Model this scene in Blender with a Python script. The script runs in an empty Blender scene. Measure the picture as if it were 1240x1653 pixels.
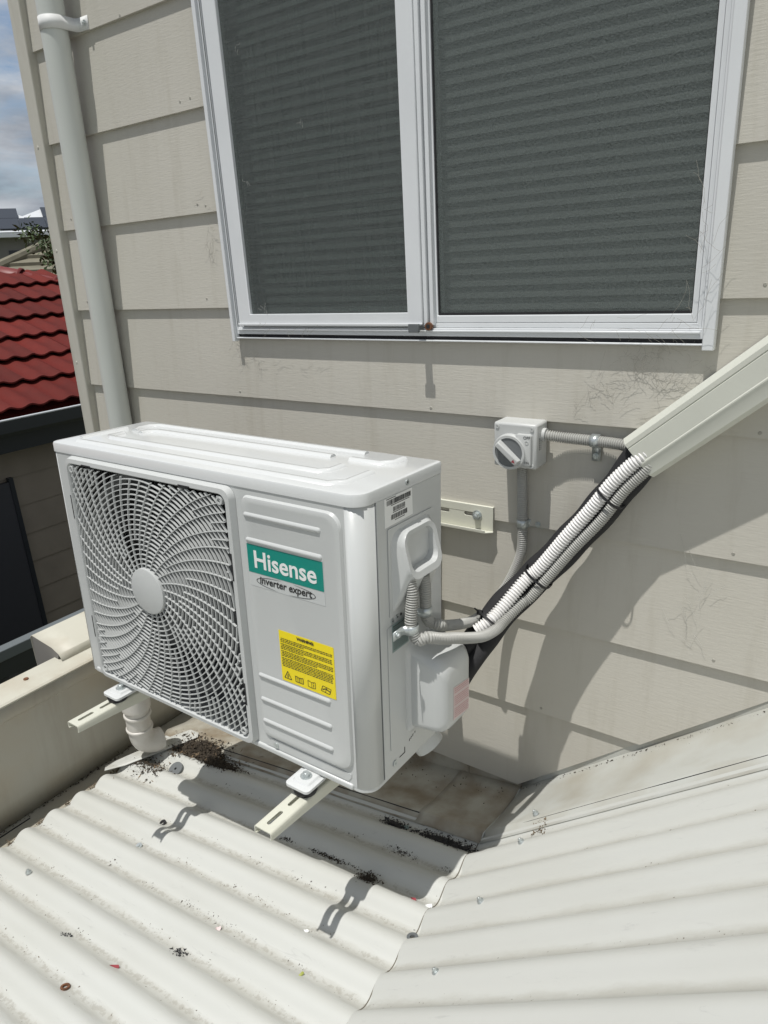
import bpy, bmesh, math, random
from mathutils import Vector, Matrix, noise
from mathutils.geometry import tessellate_polygon
R = math.radians
S = bpy.context.scene
COL = S.collection
random.seed(7)

# ------------------------------------------------------------------ camera
cam_d = bpy.data.cameras.new('camera')
cam = bpy.data.objects.new('camera', cam_d)
COL.objects.link(cam)
S.camera = cam
def rot_ypr(a, b, c):
    Rz = Matrix.Rotation(a, 3, 'Z'); Rx = Matrix.Rotation(b, 3, 'X'); Ry = Matrix.Rotation(c, 3, 'Y')
    return Rz @ Rx @ Ry
RC = rot_ypr(0.6273, -0.3390, 0.0576)
mc = Matrix((RC.col[0], RC.col[2], -RC.col[1])).transposed().to_4x4()
mc.translation = Vector((0.7223, -1.2301, 0.8452))
cam.matrix_world = mc
cam_d.sensor_fit = 'VERTICAL'
cam_d.sensor_height = 24.0
cam_d.lens = 24.0 * 1133.37 / 1653.0
cam_d.clip_start = 0.02
cam_d.clip_end = 3000

# ------------------------------------------------------------------ sky, sun, exposure
SUN_TRAVEL = Vector((0.0637, 0.3101, -1.0)).normalized()
w = bpy.data.worlds.new('World'); S.world = w; w.use_nodes = True
nt = w.node_tree; nt.nodes.clear()
N = nt.nodes.new; L = nt.links.new
out = N('ShaderNodeOutputWorld'); bg = N('ShaderNodeBackground'); sky = N('ShaderNodeTexSky')
sky.sky_type = 'NISHITA'; sky.sun_disc = False
sky.sun_elevation = math.asin(-SUN_TRAVEL.z)
sky.sun_rotation = math.atan2(-SUN_TRAVEL.x, -SUN_TRAVEL.y)
sky.air_density = 1.0; sky.dust_density = 1.0
tc = N('ShaderNodeTexCoord'); mp = N('ShaderNodeMapping'); mp.inputs['Scale'].default_value = (2.0, 2.0, 6.5)
nz = N('ShaderNodeTexNoise'); nz.inputs['Scale'].default_value = 2.4; nz.inputs['Detail'].default_value = 7; nz.inputs['Roughness'].default_value = .62
nz.inputs['Distortion'].default_value = .35
cr = N('ShaderNodeValToRGB'); cr.color_ramp.elements[0].position = .25; cr.color_ramp.elements[1].position = .48
nz2 = N('ShaderNodeTexNoise'); nz2.inputs['Scale'].default_value = 5.5; nz2.inputs['Detail'].default_value = 5
cc = N('ShaderNodeValToRGB')
cc.color_ramp.elements[0].position = .32; cc.color_ramp.elements[0].color = (2.3, 2.6, 3.1, 1)
cc.color_ramp.elements[1].position = .68; cc.color_ramp.elements[1].color = (5.4, 5.7, 6.1, 1)
mx = N('ShaderNodeMix'); mx.data_type = 'RGBA'
L(tc.outputs['Generated'], mp.inputs['Vector']); L(mp.outputs[0], nz.inputs['Vector']); L(mp.outputs[0], nz2.inputs['Vector'])
L(nz.outputs['Fac'], cr.inputs[0]); L(nz2.outputs['Fac'], cc.inputs[0])
L(cr.outputs[0], mx.inputs[0]); L(sky.outputs[0], mx.inputs[6]); L(cc.outputs[0], mx.inputs[7])
L(mx.outputs[2], bg.inputs['Color']); bg.inputs['Strength'].default_value = .098
L(bg.outputs[0], out.inputs['Surface'])
sd = bpy.data.lights.new('sun', 'SUN'); sun = bpy.data.objects.new('sun', sd); COL.objects.link(sun)
sd.energy = 3.6; sd.angle = R(.53); sd.color = (1.0, .975, .93)
sun.rotation_euler = SUN_TRAVEL.to_track_quat('-Z', 'Y').to_euler(); sun.location = (0, -3, 8)
S.view_settings.view_transform = 'Standard'; S.view_settings.look = 'None'
S.view_settings.exposure = 0.07; S.view_settings.gamma = 1.0; S.view_settings.use_curve_mapping = False

# ------------------------------------------------------------------ materials
MATS = {}
def mat(name, col, rough=.5, metal=0.0, var=0.0, vscale=8.0, vcol=None, bump=0.0, bscale=60.0, bstretch=(1, 1, 1), spec=.5, vstretch=(1, 1, 1), lo=.35, hi=.7, coat=0.0, detail=6):
    m = bpy.data.materials.new(name); m.use_nodes = True
    t = m.node_tree; p = t.nodes['Principled BSDF']
    p.inputs['Base Color'].default_value = (*col, 1); p.inputs['Roughness'].default_value = rough
    p.inputs['Metallic'].default_value = metal; p.inputs['Specular IOR Level'].default_value = spec
    p.inputs['Coat Weight'].default_value = coat
    co = t.nodes.new('ShaderNodeTexCoord')
    if var > 0:
        mpn = t.nodes.new('ShaderNodeMapping'); mpn.inputs['Scale'].default_value = vstretch
        n = t.nodes.new('ShaderNodeTexNoise'); n.inputs['Scale'].default_value = vscale; n.inputs['Detail'].default_value = detail
        rp = t.nodes.new('ShaderNodeValToRGB'); rp.color_ramp.elements[0].position = lo; rp.color_ramp.elements[1].position = hi
        mix = t.nodes.new('ShaderNodeMix'); mix.data_type = 'RGBA'
        vc = vcol or tuple(c * .6 for c in col)
        mul = t.nodes.new('ShaderNodeMath'); mul.operation = 'MULTIPLY'; mul.inputs[1].default_value = var
        t.links.new(co.outputs['Object'], mpn.inputs[0]); t.links.new(mpn.outputs[0], n.inputs['Vector'])
        t.links.new(n.outputs['Fac'], rp.inputs[0]); t.links.new(rp.outputs[0], mul.inputs[0]); t.links.new(mul.outputs[0], mix.inputs[0])
        mix.inputs[6].default_value = (*col, 1); mix.inputs[7].default_value = (*vc, 1)
        t.links.new(mix.outputs[2], p.inputs['Base Color'])
    if bump > 0:
        mpb = t.nodes.new('ShaderNodeMapping'); mpb.inputs['Scale'].default_value = bstretch
        nb = t.nodes.new('ShaderNodeTexNoise'); nb.inputs['Scale'].default_value = bscale; nb.inputs['Detail'].default_value = 5
        b = t.nodes.new('ShaderNodeBump'); b.inputs['Strength'].default_value = bump; b.inputs['Distance'].default_value = .002
        t.links.new(co.outputs['Object'], mpb.inputs[0]); t.links.new(mpb.outputs[0], nb.inputs['Vector'])
        t.links.new(nb.outputs['Fac'], b.inputs['Height']); t.links.new(b.outputs[0], p.inputs['Normal'])
    MATS[name] = m
    return m

flash_shade_dirt_m = mat('soiled_shaded_flashing_paint', (.40, .385, .33), .6, var=.85, vscale=13, vcol=(.20, .155, .10), lo=.38, hi=.68, bump=.04, bscale=30)  # brown stains, plus a base darkened to deepen the shade under the unit
board_m = mat('board_paint', (.53, .51, .455), .60, var=.28, vscale=3.2, vcol=(.435, .415, .35), bump=.20, bscale=46, bstretch=(1, 1, 8), detail=8)
trim_m = mat('trim_paint', (.52, .51, .455), .6, var=.35, vscale=6, vcol=(.43, .41, .345), bump=.25, bscale=40, bstretch=(4, 1, .6))
alu_m = mat('white_aluminium', (.70, .72, .735), .32, var=.18, vscale=9, vcol=(.5, .52, .54))
roof_m = mat('roof_paint', (.56, .565, .53), .46, bump=.06, bscale=14)
flash_m = mat('flashing_paint', (.50, .51, .48), .45, var=.6, vscale=9, vcol=(.33, .295, .225), bump=.03, bscale=14, lo=.42, hi=.75)
capp_m = mat('capping_paint', (.52, .505, .43), .5, var=.55, vscale=7, vcol=(.33, .26, .17), lo=.48, hi=.72, bump=.1, bscale=20)
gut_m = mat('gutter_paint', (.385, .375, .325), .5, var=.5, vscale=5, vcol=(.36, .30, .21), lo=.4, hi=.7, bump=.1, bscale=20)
case_m = mat('case_paint', (.53, .545, .54), .30, bump=.02, bscale=300, spec=.5, coat=.15)
lid_m = mat('lid_paint', (.62, .635, .635), .20, coat=.2, bump=.02, bscale=200)
grille_m = mat('grille_plastic', (.51, .525, .52), .42)
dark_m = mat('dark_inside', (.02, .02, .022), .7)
fan_m = mat('fan_plastic', (.12, .125, .125), .5)
fin_m = mat('coil_fins', (.30, .30, .29), .5, metal=.3)
teal_m = mat('teal_badge', (.004, .235, .19), .35)
white_m = mat('white_print', (.78, .79, .78), .4)
sticker_m = mat('clear_sticker', (.53, .548, .545), .22)
yellow_m = mat('yellow_label', (.86, .69, .01), .38)
black_m = mat('black_print', (.025, .025, .025), .5)
pink_m = mat('pink_label', (.66, .55, .54), .5)
pinkp_m = mat('red_print', (.56, .30, .31), .5)
spec_m = mat('spec_label', (.22, .29, .28), .4)
steel_m = mat('zinc_steel', (.60, .64, .64), .34, metal=.7, var=.4, vscale=120, vcol=(.25, .28, .28))
rubber_m = mat('black_rubber', (.012, .012, .014), .55)
foam_m = mat('black_foam', (.016, .016, .018), .78, bump=.3, bscale=260)
brk_m = mat('bracket_paint', (.61, .61, .525), .35, var=.1, vscale=20)
cond_m = mat('grey_conduit', (.385, .385, .365), .42, var=.25, vscale=16, vcol=(.33, .325, .29))
wcond_m = mat('white_conduit', (.76, .75, .74), .42, var=.15, vscale=20, vcol=(.6, .59, .56))
iso_m = mat('isolator_plastic', (.50, .51, .50), .4)
isod_m = mat('isolator_dial', (.15, .16, .165), .22)
pvc_m = mat('white_pvc', (.60, .58, .54), .35, var=.5, vscale=24, vcol=(.40, .35, .28), lo=.5, hi=.75)
pipe_m = mat('downpipe_paint', (.58, .605, .575), .42, var=.3, vscale=7, vcol=(.46, .47, .43), vstretch=(1, 1, .3))
litter_m = mat('leaf_litter', (.24, .17, .10), .8, var=.9, vscale=70, vcol=(.08, .05, .03))
nail_m = mat('nail_head', (.33, .32, .28), .5)
seam_m = mat('seam_edge_shadow', (.16, .145, .115), .9)
clamp_m = mat('clamp_paint', (.66, .67, .66), .6)
duct_m = mat('duct_plastic', (.60, .61, .545), .36, var=.12, vscale=10)
dirt_m = mat('wet_dirt', (.055, .042, .028), .9, var=.8, vscale=60, vcol=(.015, .012, .009))
dry_m = mat('dry_dirt', (.16, .125, .085), .95, var=.8, vscale=90, vcol=(.05, .04, .028))
red_m = mat('red_chip', (.26, .035, .045), .5)
leaf_m = mat('yellow_leaf', (.30, .33, .07), .6)
web_m = mat('dead_web', (.31, .295, .255), .9)
wweb_m = mat('pale_web', (.45, .45, .42), .9)
slat_m = mat('blind_slat', (.46, .475, .47), .55)
room_m = mat('dark_room', (.10, .10, .10), .9)
rust_m = mat('rusty_metal', (.19, .075, .03), .8, var=.7, vscale=200, vcol=(.05, .03, .02))
ltc_m = mat('grey_latch', (.12, .13, .135), .5)
tile_m = mat('red_tile', (.145, .018, .013), .75, var=.75, vscale=3.0, vcol=(.060, .012, .010), spec=.2, bump=.3, bscale=30)
cap_m = mat('ridge_red', (.17, .020, .016), .5, var=.5, vscale=6, vcol=(.13, .02, .018))
ngut_m = mat('slate_gutter', (.028, .031, .036), .35)
nwall_m = mat('beige_board', (.28, .235, .18), .7, var=.4, vscale=4)
ndoor_m = mat('dark_door', (.045, .045, .052), .5)
rail_m = mat('grey_rail', (.13, .145, .15), .45)
ptile_m = mat('tan_tile', (.19, .175, .125), .75, var=.6, vscale=6)
wroof_m = mat('far_white_roof', (.62, .64, .66), .4)
fwall_m = mat('far_render', (.22, .21, .195), .8, var=.3, vscale=1)
solar_m = mat('solar_glass', (.022, .028, .040), .3)
leafg_m = mat('leaves', (.06, .10, .025), .6, var=.8, vscale=9, vcol=(.02, .045, .012))
bark_m = mat('bark', (.09, .065, .045), .9)
grass_m = mat('ground_grass', (.09, .10, .05), .95, var=.6, vscale=.6)
glassb_m = mat('far_glass', (.03, .035, .04), .1)

# roof paint: algae film and grime lying in the valleys of the corrugation, scuffs on the sheets
def roof_material():
    m = roof_m; t = m.node_tree; p = t.nodes['Principled BSDF']; n_ = t.nodes.new; l = t.links.new
    geo = n_('ShaderNodeNewGeometry'); sep = n_('ShaderNodeSeparateXYZ'); l(geo.outputs['Position'], sep.inputs[0])
    # phase across the corrugation: grime collects just uphill of each trough line
    a = n_('ShaderNodeMath'); a.operation = 'ADD'; a.inputs[1].default_value = .264 + .0762 * 60; l(sep.outputs['Y'], a.inputs[0])
    d = n_('ShaderNodeMath'); d.operation = 'MULTIPLY'; d.inputs[1].default_value = 2 * math.pi / .0762; l(a.outputs[0], d.inputs[0])
    sh = n_('ShaderNodeMath'); sh.operation = 'ADD'; sh.inputs[1].default_value = .55; l(d.outputs[0], sh.inputs[0])
    c = n_('ShaderNodeMath'); c.operation = 'COSINE'; l(sh.outputs[0], c.inputs[0])
    mpn = n_('ShaderNodeMapping'); mpn.inputs['Scale'].default_value = (.5, 2.2, .5); l(geo.outputs['Position'], mpn.inputs[0])
    nn = n_('ShaderNodeTexNoise'); nn.inputs['Scale'].default_value = 22; nn.inputs['Detail'].default_value = 8; nn.inputs['Roughness'].default_value = .65; l(mpn.outputs[0], nn.inputs['Vector'])
    q = n_('ShaderNodeMath'); q.operation = 'MULTIPLY_ADD'; q.inputs[1].default_value = -.42; q.inputs[2].default_value = 0.0; l(c.outputs[0], q.inputs[0])
    s2 = n_('ShaderNodeMath'); s2.operation = 'ADD'; l(q.outputs[0], s2.inputs[0]); l(nn.outputs['Fac'], s2.inputs[1])
    rp = n_('ShaderNodeValToRGB'); rp.color_ramp.elements[0].position = .62; rp.color_ramp.elements[1].position = .98; l(s2.outputs[0], rp.inputs[0])
    mul = n_('ShaderNodeMath'); mul.operation = 'MULTIPLY'; mul.inputs[1].default_value = .5; l(rp.outputs[0], mul.inputs[0])
    m1 = n_('ShaderNodeMix'); m1.data_type = 'RGBA'; m1.inputs[6].default_value = (.525, .532, .505, 1); m1.inputs[7].default_value = (.37, .36, .315, 1)
    l(mul.outputs[0], m1.inputs[0])
    # broad faint film
    n2 = n_('ShaderNodeTexNoise'); n2.inputs['Scale'].default_value = 5; n2.inputs['Detail'].default_value = 6; l(mpn.outputs[0], n2.inputs['Vector'])
    r2 = n_('ShaderNodeValToRGB'); r2.color_ramp.elements[0].position = .45; r2.color_ramp.elements[1].position = .75; l(n2.outputs['Fac'], r2.inputs[0])
    mu2 = n_('ShaderNodeMath'); mu2.operation = 'MULTIPLY'; mu2.inputs[1].default_value = .35; l(r2.outputs[0], mu2.inputs[0])
    m2 = n_('ShaderNodeMix'); m2.data_type = 'RGBA'; m2.inputs[7].default_value = (.45, .45, .41, 1); l(m1.outputs[2], m2.inputs[6]); l(mu2.outputs[0], m2.inputs[0])
    # specks
    vo = n_('ShaderNodeTexNoise'); vo.inputs['Scale'].default_value = 170; vo.inputs['Detail'].default_value = 3; l(geo.outputs['Position'], vo.inputs['Vector'])
    s3 = n_('ShaderNodeMath'); s3.operation = 'MULTIPLY_ADD'; s3.inputs[1].default_value = -.075; l(c.outputs[0], s3.inputs[0]); l(vo.outputs['Fac'], s3.inputs[2])
    r3 = n_('ShaderNodeValToRGB'); r3.color_ramp.elements[0].position = .765; r3.color_ramp.elements[1].position = .80; l(s3.outputs[0], r3.inputs[0])
    m3 = n_('ShaderNodeMix'); m3.data_type = 'RGBA'; m3.inputs[7].default_value = (.10, .08, .055, 1); l(m2.outputs[2], m3.inputs[6]); l(r3.outputs[0], m3.inputs[0])
    # thin broken silt line at the very bottom of each valley
    c2 = n_('ShaderNodeMath'); c2.operation = 'ADD'; c2.inputs[1].default_value = .12; l(d.outputs[0], c2.inputs[0])
    c3 = n_('ShaderNodeMath'); c3.operation = 'COSINE'; l(c2.outputs[0], c3.inputs[0])
    n4 = n_('ShaderNodeTexNoise'); n4.inputs['Scale'].default_value = 95; n4.inputs['Detail'].default_value = 7; n4.inputs['Roughness'].default_value = .7; l(geo.outputs['Position'], n4.inputs['Vector'])
    a4 = n_('ShaderNodeMath'); a4.operation = 'MULTIPLY_ADD'; a4.inputs[1].default_value = -.62; l(c3.outputs[0], a4.inputs[0]); l(n4.outputs['Fac'], a4.inputs[2])
    r4 = n_('ShaderNodeValToRGB'); r4.color_ramp.elements[0].position = .99; r4.color_ramp.elements[1].position = 1.0; r4.color_ramp.elements[0].position = .93; r4.color_ramp.elements[1].position = 1.0
    s4 = n_('ShaderNodeMath'); s4.operation = 'MULTIPLY'; s4.inputs[1].default_value = .855; l(a4.outputs[0], s4.inputs[0]); l(s4.outputs[0], r4.inputs[0])
    f4 = n_('ShaderNodeMath'); f4.operation = 'MULTIPLY'; f4.inputs[1].default_value = .30
    xm = n_('ShaderNodeMapRange'); xm.inputs['From Min'].default_value = .17; xm.inputs['From Max'].default_value = .21; xm.inputs['To Min'].default_value = 1.0; xm.inputs['To Max'].default_value = .12; l(sep.outputs['X'], xm.inputs['Value'])
    xq = n_('ShaderNodeMath'); xq.operation = 'MULTIPLY'; l(r4.outputs[0], xq.inputs[0]); l(xm.outputs[0], xq.inputs[1]); l(xq.outputs[0], f4.inputs[0])
    m4 = n_('ShaderNodeMix'); m4.data_type = 'RGBA'; m4.inputs[7].default_value = (.21, .185, .14, 1); l(m3.outputs[2], m4.inputs[6]); l(f4.outputs[0], m4.inputs[0])
    # dull scuffs and chalky water marks lying along the ribs
    mp5 = n_('ShaderNodeMapping'); mp5.inputs['Scale'].default_value = (.35, 3.0, .35); l(geo.outputs['Position'], mp5.inputs[0])
    n5 = n_('ShaderNodeTexNoise'); n5.inputs['Scale'].default_value = 26; n5.inputs['Detail'].default_value = 9; n5.inputs['Roughness'].default_value = .72; n5.inputs['Distortion'].default_value = 1.2; l(mp5.outputs[0], n5.inputs['Vector'])
    r5 = n_('ShaderNodeValToRGB'); r5.color_ramp.elements[0].position = .60; r5.color_ramp.elements[1].position = .70; l(n5.outputs['Fac'], r5.inputs[0])
    f5 = n_('ShaderNodeMath'); f5.operation = 'MULTIPLY'; f5.inputs[1].default_value = .62; l(r5.outputs[0], f5.inputs[0])
    m5 = n_('ShaderNodeMix'); m5.data_type = 'RGBA'; m5.inputs[7].default_value = (.40, .405, .39, 1); l(m4.outputs[2], m5.inputs[6]); l(f5.outputs[0], m5.inputs[0])
    l(m5.outputs[2], p.inputs['Base Color'])
    ra = n_('ShaderNodeMath'); ra.operation = 'MULTIPLY_ADD'; ra.inputs[1].default_value = .35; ra.inputs[2].default_value = .44; l(mul.outputs[0], ra.inputs[0]); l(ra.outputs[0], p.inputs['Roughness'])
roof_material()
def tone_by_object(m, amt):
    t = m.node_tree; p = t.nodes['Principled BSDF']; lk = p.inputs['Base Color'].links[0]; src = lk.from_socket
    oi = t.nodes.new('ShaderNodeObjectInfo'); mr = t.nodes.new('ShaderNodeMapRange'); mr.inputs['To Min'].default_value = 1 - amt; mr.inputs['To Max'].default_value = 1 + amt
    hs = t.nodes.new('ShaderNodeHueSaturation'); t.links.new(oi.outputs['Random'], mr.inputs['Value']); t.links.new(mr.outputs[0], hs.inputs['Value'])
    t.links.new(src, hs.inputs['Color']); t.links.new(hs.outputs[0], p.inputs['Base Color'])
tone_by_object(board_m, .045); tone_by_object(tile_m, .22)
def streaks(m, col, amt, sx=1.0):
    """faint dirt runs that hang down from the laps"""
    t = m.node_tree; p = t.nodes['Principled BSDF']; src = p.inputs['Base Color'].links[0].from_socket
    g_ = t.nodes.new('ShaderNodeNewGeometry'); mp_ = t.nodes.new('ShaderNodeMapping'); mp_.inputs['Scale'].default_value = (1.0, 1.0, .10)
    n_ = t.nodes.new('ShaderNodeTexNoise'); n_.inputs['Scale'].default_value = 30 * sx; n_.inputs['Detail'].default_value = 8; n_.inputs['Roughness'].default_value = .65
    r_ = t.nodes.new('ShaderNodeValToRGB'); r_.color_ramp.elements[0].position = .52; r_.color_ramp.elements[1].position = .82
    f_ = t.nodes.new('ShaderNodeMath'); f_.operation = 'MULTIPLY'; f_.inputs[1].default_value = amt
    x_ = t.nodes.new('ShaderNodeMix'); x_.data_type = 'RGBA'; x_.inputs[7].default_value = (*col, 1)
    t.links.new(g_.outputs['Position'], mp_.inputs[0]); t.links.new(mp_.outputs[0], n_.inputs['Vector']); t.links.new(n_.outputs['Fac'], r_.inputs[0])
    t.links.new(r_.outputs[0], f_.inputs[0]); t.links.new(src, x_.inputs[6]); t.links.new(f_.outputs[0], x_.inputs[0]); t.links.new(x_.outputs[2], p.inputs['Base Color'])
streaks(board_m, (.37, .345, .28), .45); streaks(gut_m, (.25, .22, .17), .5, .6); streaks(trim_m, (.36, .33, .27), .5)

def pane_material(name, diff, alpha, bump, bscale, rough, weave=False):
    m = bpy.data.materials.new(name); m.use_nodes = True; t = m.node_tree; t.nodes.clear(); n_ = t.nodes.new; l = t.links.new
    o = n_('ShaderNodeOutputMaterial'); tr = n_('ShaderNodeBsdfTransparent'); pr = n_('ShaderNodeBsdfPrincipled'); mixs = n_('ShaderNodeMixShader')
    pr.inputs['Base Color'].default_value = (*diff, 1); pr.inputs['Roughness'].default_value = rough
    tr.inputs['Color'].default_value = (.93, .955, .945, 1)
    co = n_('ShaderNodeTexCoord')
    if bump:
        nb = n_('ShaderNodeTexNoise'); nb.inputs['Scale'].default_value = bscale; nb.inputs['Detail'].default_value = 2
        b = n_('ShaderNodeBump'); b.inputs['Strength'].default_value = bump; b.inputs['Distance'].default_value = .003
        l(co.outputs['Object'], nb.inputs['Vector']); l(nb.outputs['Fac'], b.inputs['Height']); l(b.outputs[0], pr.inputs['Normal'])
        rr = n_('ShaderNodeMapRange'); rr.inputs['From Min'].default_value = .35; rr.inputs['From Max'].default_value = .65
        rr.inputs['To Min'].default_value = alpha - .13; rr.inputs['To Max'].default_value = alpha + .13
        l(nb.outputs['Fac'], rr.inputs['Value']); l(rr.outputs[0], mixs.inputs[0])
    elif weave:
        mpn = n_('ShaderNodeMapping'); mpn.inputs['Scale'].default_value = (1, 1, .035); l(co.outputs['Object'], mpn.inputs[0])
        n1 = n_('ShaderNodeTexNoise'); n1.inputs['Scale'].default_value = 320; n1.inputs['Detail'].default_value = 4; l(mpn.outputs[0], n1.inputs['Vector'])
        mp2 = n_('ShaderNodeMapping'); mp2.inputs['Scale'].default_value = (.03, 1, 1); l(co.outputs['Object'], mp2.inputs[0])
        n2 = n_('ShaderNodeTexNoise'); n2.inputs['Scale'].default_value = 320; n2.inputs['Detail'].default_value = 4; l(mp2.outputs[0], n2.inputs['Vector'])
        ad = n_('ShaderNodeMath'); ad.operation = 'ADD'; l(n1.outputs['Fac'], ad.inputs[0]); l(n2.outputs['Fac'], ad.inputs[1])
        rr = n_('ShaderNodeMapRange'); rr.inputs['From Min'].default_value = .8; rr.inputs['From Max'].default_value = 1.2
        rr.inputs['To Min'].default_value = alpha - .12; rr.inputs['To Max'].default_value = alpha + .12
        l(ad.outputs[0], rr.inputs['Value']); l(rr.outputs[0], mixs.inputs[0])
    else:
        mixs.inputs[0].default_value = alpha
    l(tr.outputs[0], mixs.inputs[1]); l(pr.outputs[0], mixs.inputs[2]); l(mixs.outputs[0], o.inputs['Surface'])
    return m
obsc_m = pane_material('obscure_glass', (.128, .146, .140), .50, .38, 420, .35)
glass_m = pane_material('window_glass', (.02, .024, .022), .10, 0, 1, .06)
screen_m = pane_material('fly_screen', (.098, .111, .108), .48, 0, 1, .7, weave=True)

# ------------------------------------------------------------------ mesh helpers
class MB:
    def __init__(s): s.v = []; s.f = []
    def add(s, vs, fs):
        o = len(s.v); s.v += [tuple(v) for v in vs]; s.f += [tuple(i + o for i in f) for f in fs]; return s
    def box(s, a, b):
        x0, y0, z0 = (min(p, q) for p, q in zip(a, b)); x1, y1, z1 = (max(p, q) for p, q in zip(a, b))
        return s.add([(x0, y0, z0), (x1, y0, z0), (x1, y1, z0), (x0, y1, z0), (x0, y0, z1), (x1, y0, z1), (x1, y1, z1), (x0, y1, z1)],
                     [(3, 2, 1, 0), (4, 5, 6, 7), (0, 1, 5, 4), (1, 2, 6, 5), (2, 3, 7, 6), (3, 0, 4, 7)])
    def obox(s, m, hx, hy, hz):
        vs = [m @ Vector((sx * hx, sy * hy, sz * hz)) for sz in (-1, 1) for sx, sy in ((-1, -1), (1, -1), (1, 1), (-1, 1))]
        return s.add(vs, [(3, 2, 1, 0), (4, 5, 6, 7), (0, 1, 5, 4), (1, 2, 6, 5), (2, 3, 7, 6), (3, 0, 4, 7)])
    def cyl(s, a, b, r, n=20, r2=None, cap=True):
        a = Vector(a); b = Vector(b); r2 = r if r2 is None else r2
        d = (b - a).normalized(); u = d.orthogonal().normalized(); v = d.cross(u)
        vs = []
        for c, rr in ((a, r), (b, r2)):
            for i in range(n):
                t = 2 * math.pi * i / n; vs.append(c + rr * (math.cos(t) * u + math.sin(t) * v))
        fs = [(i, (i + 1) % n, n + (i + 1) % n, n + i) for i in range(n)]
        if cap: fs += [tuple(range(n))[::-1], tuple(range(n, 2 * n))]
        return s.add(vs, fs)
    def ring(s, c, d, ri, ro, h, n=28):
        c = Vector(c); d = Vector(d).normalized(); u = d.orthogonal().normalized(); v = d.cross(u); vs = []
        for rr, hh in ((ri, 0), (ro, 0), (ro, h), (ri, h)):
            for i in range(n):
                t = 2 * math.pi * i / n; vs.append(c + d * hh + rr * (math.cos(t) * u + math.sin(t) * v))
        fs = []
        for k in range(4):
            k2 = (k + 1) % 4
            fs += [(k * n + i, k * n + (i + 1) % n, k2 * n + (i + 1) % n, k2 * n + i) for i in range(n)]
        return s.add(vs, fs)
    def loft(s, loops, closed=True, caps=True):
        n = len(loops[0]); vs = [p for l in loops for p in l]; fs = []
        for k in range(len(loops) - 1):
            for i in range(n if closed else n - 1):
                j = (i + 1) % n; fs.append((k * n + i, k * n + j, (k + 1) * n + j, (k + 1) * n + i))
        if caps and closed: fs += [tuple(range(n))[::-1], tuple(range((len(loops) - 1) * n, len(loops) * n))]
        return s.add(vs, fs)
    def poly(s, outer, holes=(), to3=None, t=.002):
        """flat plate with holes: 2D loops, to3(p, depth) -> point; thickness t along depth"""
        loops = [list(outer)] + [list(h) for h in holes]
        tri = tessellate_polygon([[Vector((p[0], p[1], 0)) for p in lp] for lp in loops])
        flat = [p for lp in loops for p in lp]; n = len(flat)
        vs = [to3(p, 0) for p in flat] + [to3(p, t) for p in flat]
        fs = [tuple(f) for f in tri] + [tuple(i + n for i in f[::-1]) for f in tri]
        o = 0
        for lp in loops:
            m = len(lp)
            for i in range(m): fs.append((o + i, o + (i + 1) % m, n + o + (i + 1) % m, n + o + i))
            o += m
        return s.add(vs, fs)
    def obj(s, name, m, parent=None, smooth=None, bevel=0, seg=2):
        off = Vector((0, 0, 0)); p = parent
        while p is not None and 'loc' in p:
            if p.get('local'): off = Vector((0, 0, 0)); break
            off = Vector(p['loc']); p = None
        me = bpy.data.meshes.new(name)
        me.from_pydata([tuple(Vector(v) - off) for v in s.v], [], s.f)
        bm = bmesh.new(); bm.from_mesh(me); bmesh.ops.recalc_face_normals(bm, faces=bm.faces); bm.to_mesh(me); bm.free()
        me.materials.append(m)
        if smooth is not None:
            for pl in me.polygons: pl.use_smooth = True
            me.set_sharp_from_angle(angle=R(smooth))
        o = bpy.data.objects.new(name, me); COL.objects.link(o)
        if parent is not None:
            o.parent = parent
            # grandchildren sit at their part's origin, which is the thing's origin
            if 'loc' in parent: o['loc'] = tuple(parent['loc']); 
            if parent.get('local'): o['local'] = 1
        if bevel:
            b = o.modifiers.new('bevel', 'BEVEL'); b.width = bevel; b.segments = seg; b.limit_method = 'ANGLE'; b.angle_limit = R(40)
            b.harden_normals = False
            if smooth is None:
                for pl in me.polygons: pl.use_smooth = True
                me.set_sharp_from_angle(angle=R(50))
        return o
def thing(name, label, cat, loc, group=None, mrot=None):
    o = bpy.data.objects.new(name, None); COL.objects.link(o); o.location = loc; o.empty_display_size = .05
    o['label'] = label; o['category'] = cat; o['loc'] = tuple(loc)
    if group: o['group'] = group
    if mrot is not None: o.rotation_euler = mrot.to_euler(); o['local'] = 1
    return o
def solo(o, label, cat, group=None, kind=None):
    if label: o['label'] = label
    if cat: o['category'] = cat
    if group: o['group'] = group
    if kind: o['kind'] = kind
    return o
def inst(src, name, parent, matrix):
    o = src.copy(); o.name = name; COL.objects.link(o); o.parent = parent; o.matrix_local = matrix; return o
def rrect(x0, z0, x1, z1, r, n=6, rs=None):
    pts = []; rs = rs or (r, r, r, r)
    for (cx, cz, a0, rr) in ((x1 - rs[0], z1 - rs[0], 0, rs[0]), (x0 + rs[1], z1 - rs[1], 90, rs[1]), (x0 + rs[2], z0 + rs[2], 180, rs[2]), (x1 - rs[3], z0 + rs[3], 270, rs[3])):
        for i in range(n + 1):
            t = R(a0 + 90 * i / n); pts.append((cx + rr * math.cos(t), cz + rr * math.sin(t)))
    return pts
def circ(cx, cz, r, n=24): return [(cx + r * math.cos(2 * math.pi * i / n), cz + r * math.sin(2 * math.pi * i / n)) for i in range(n)]
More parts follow.
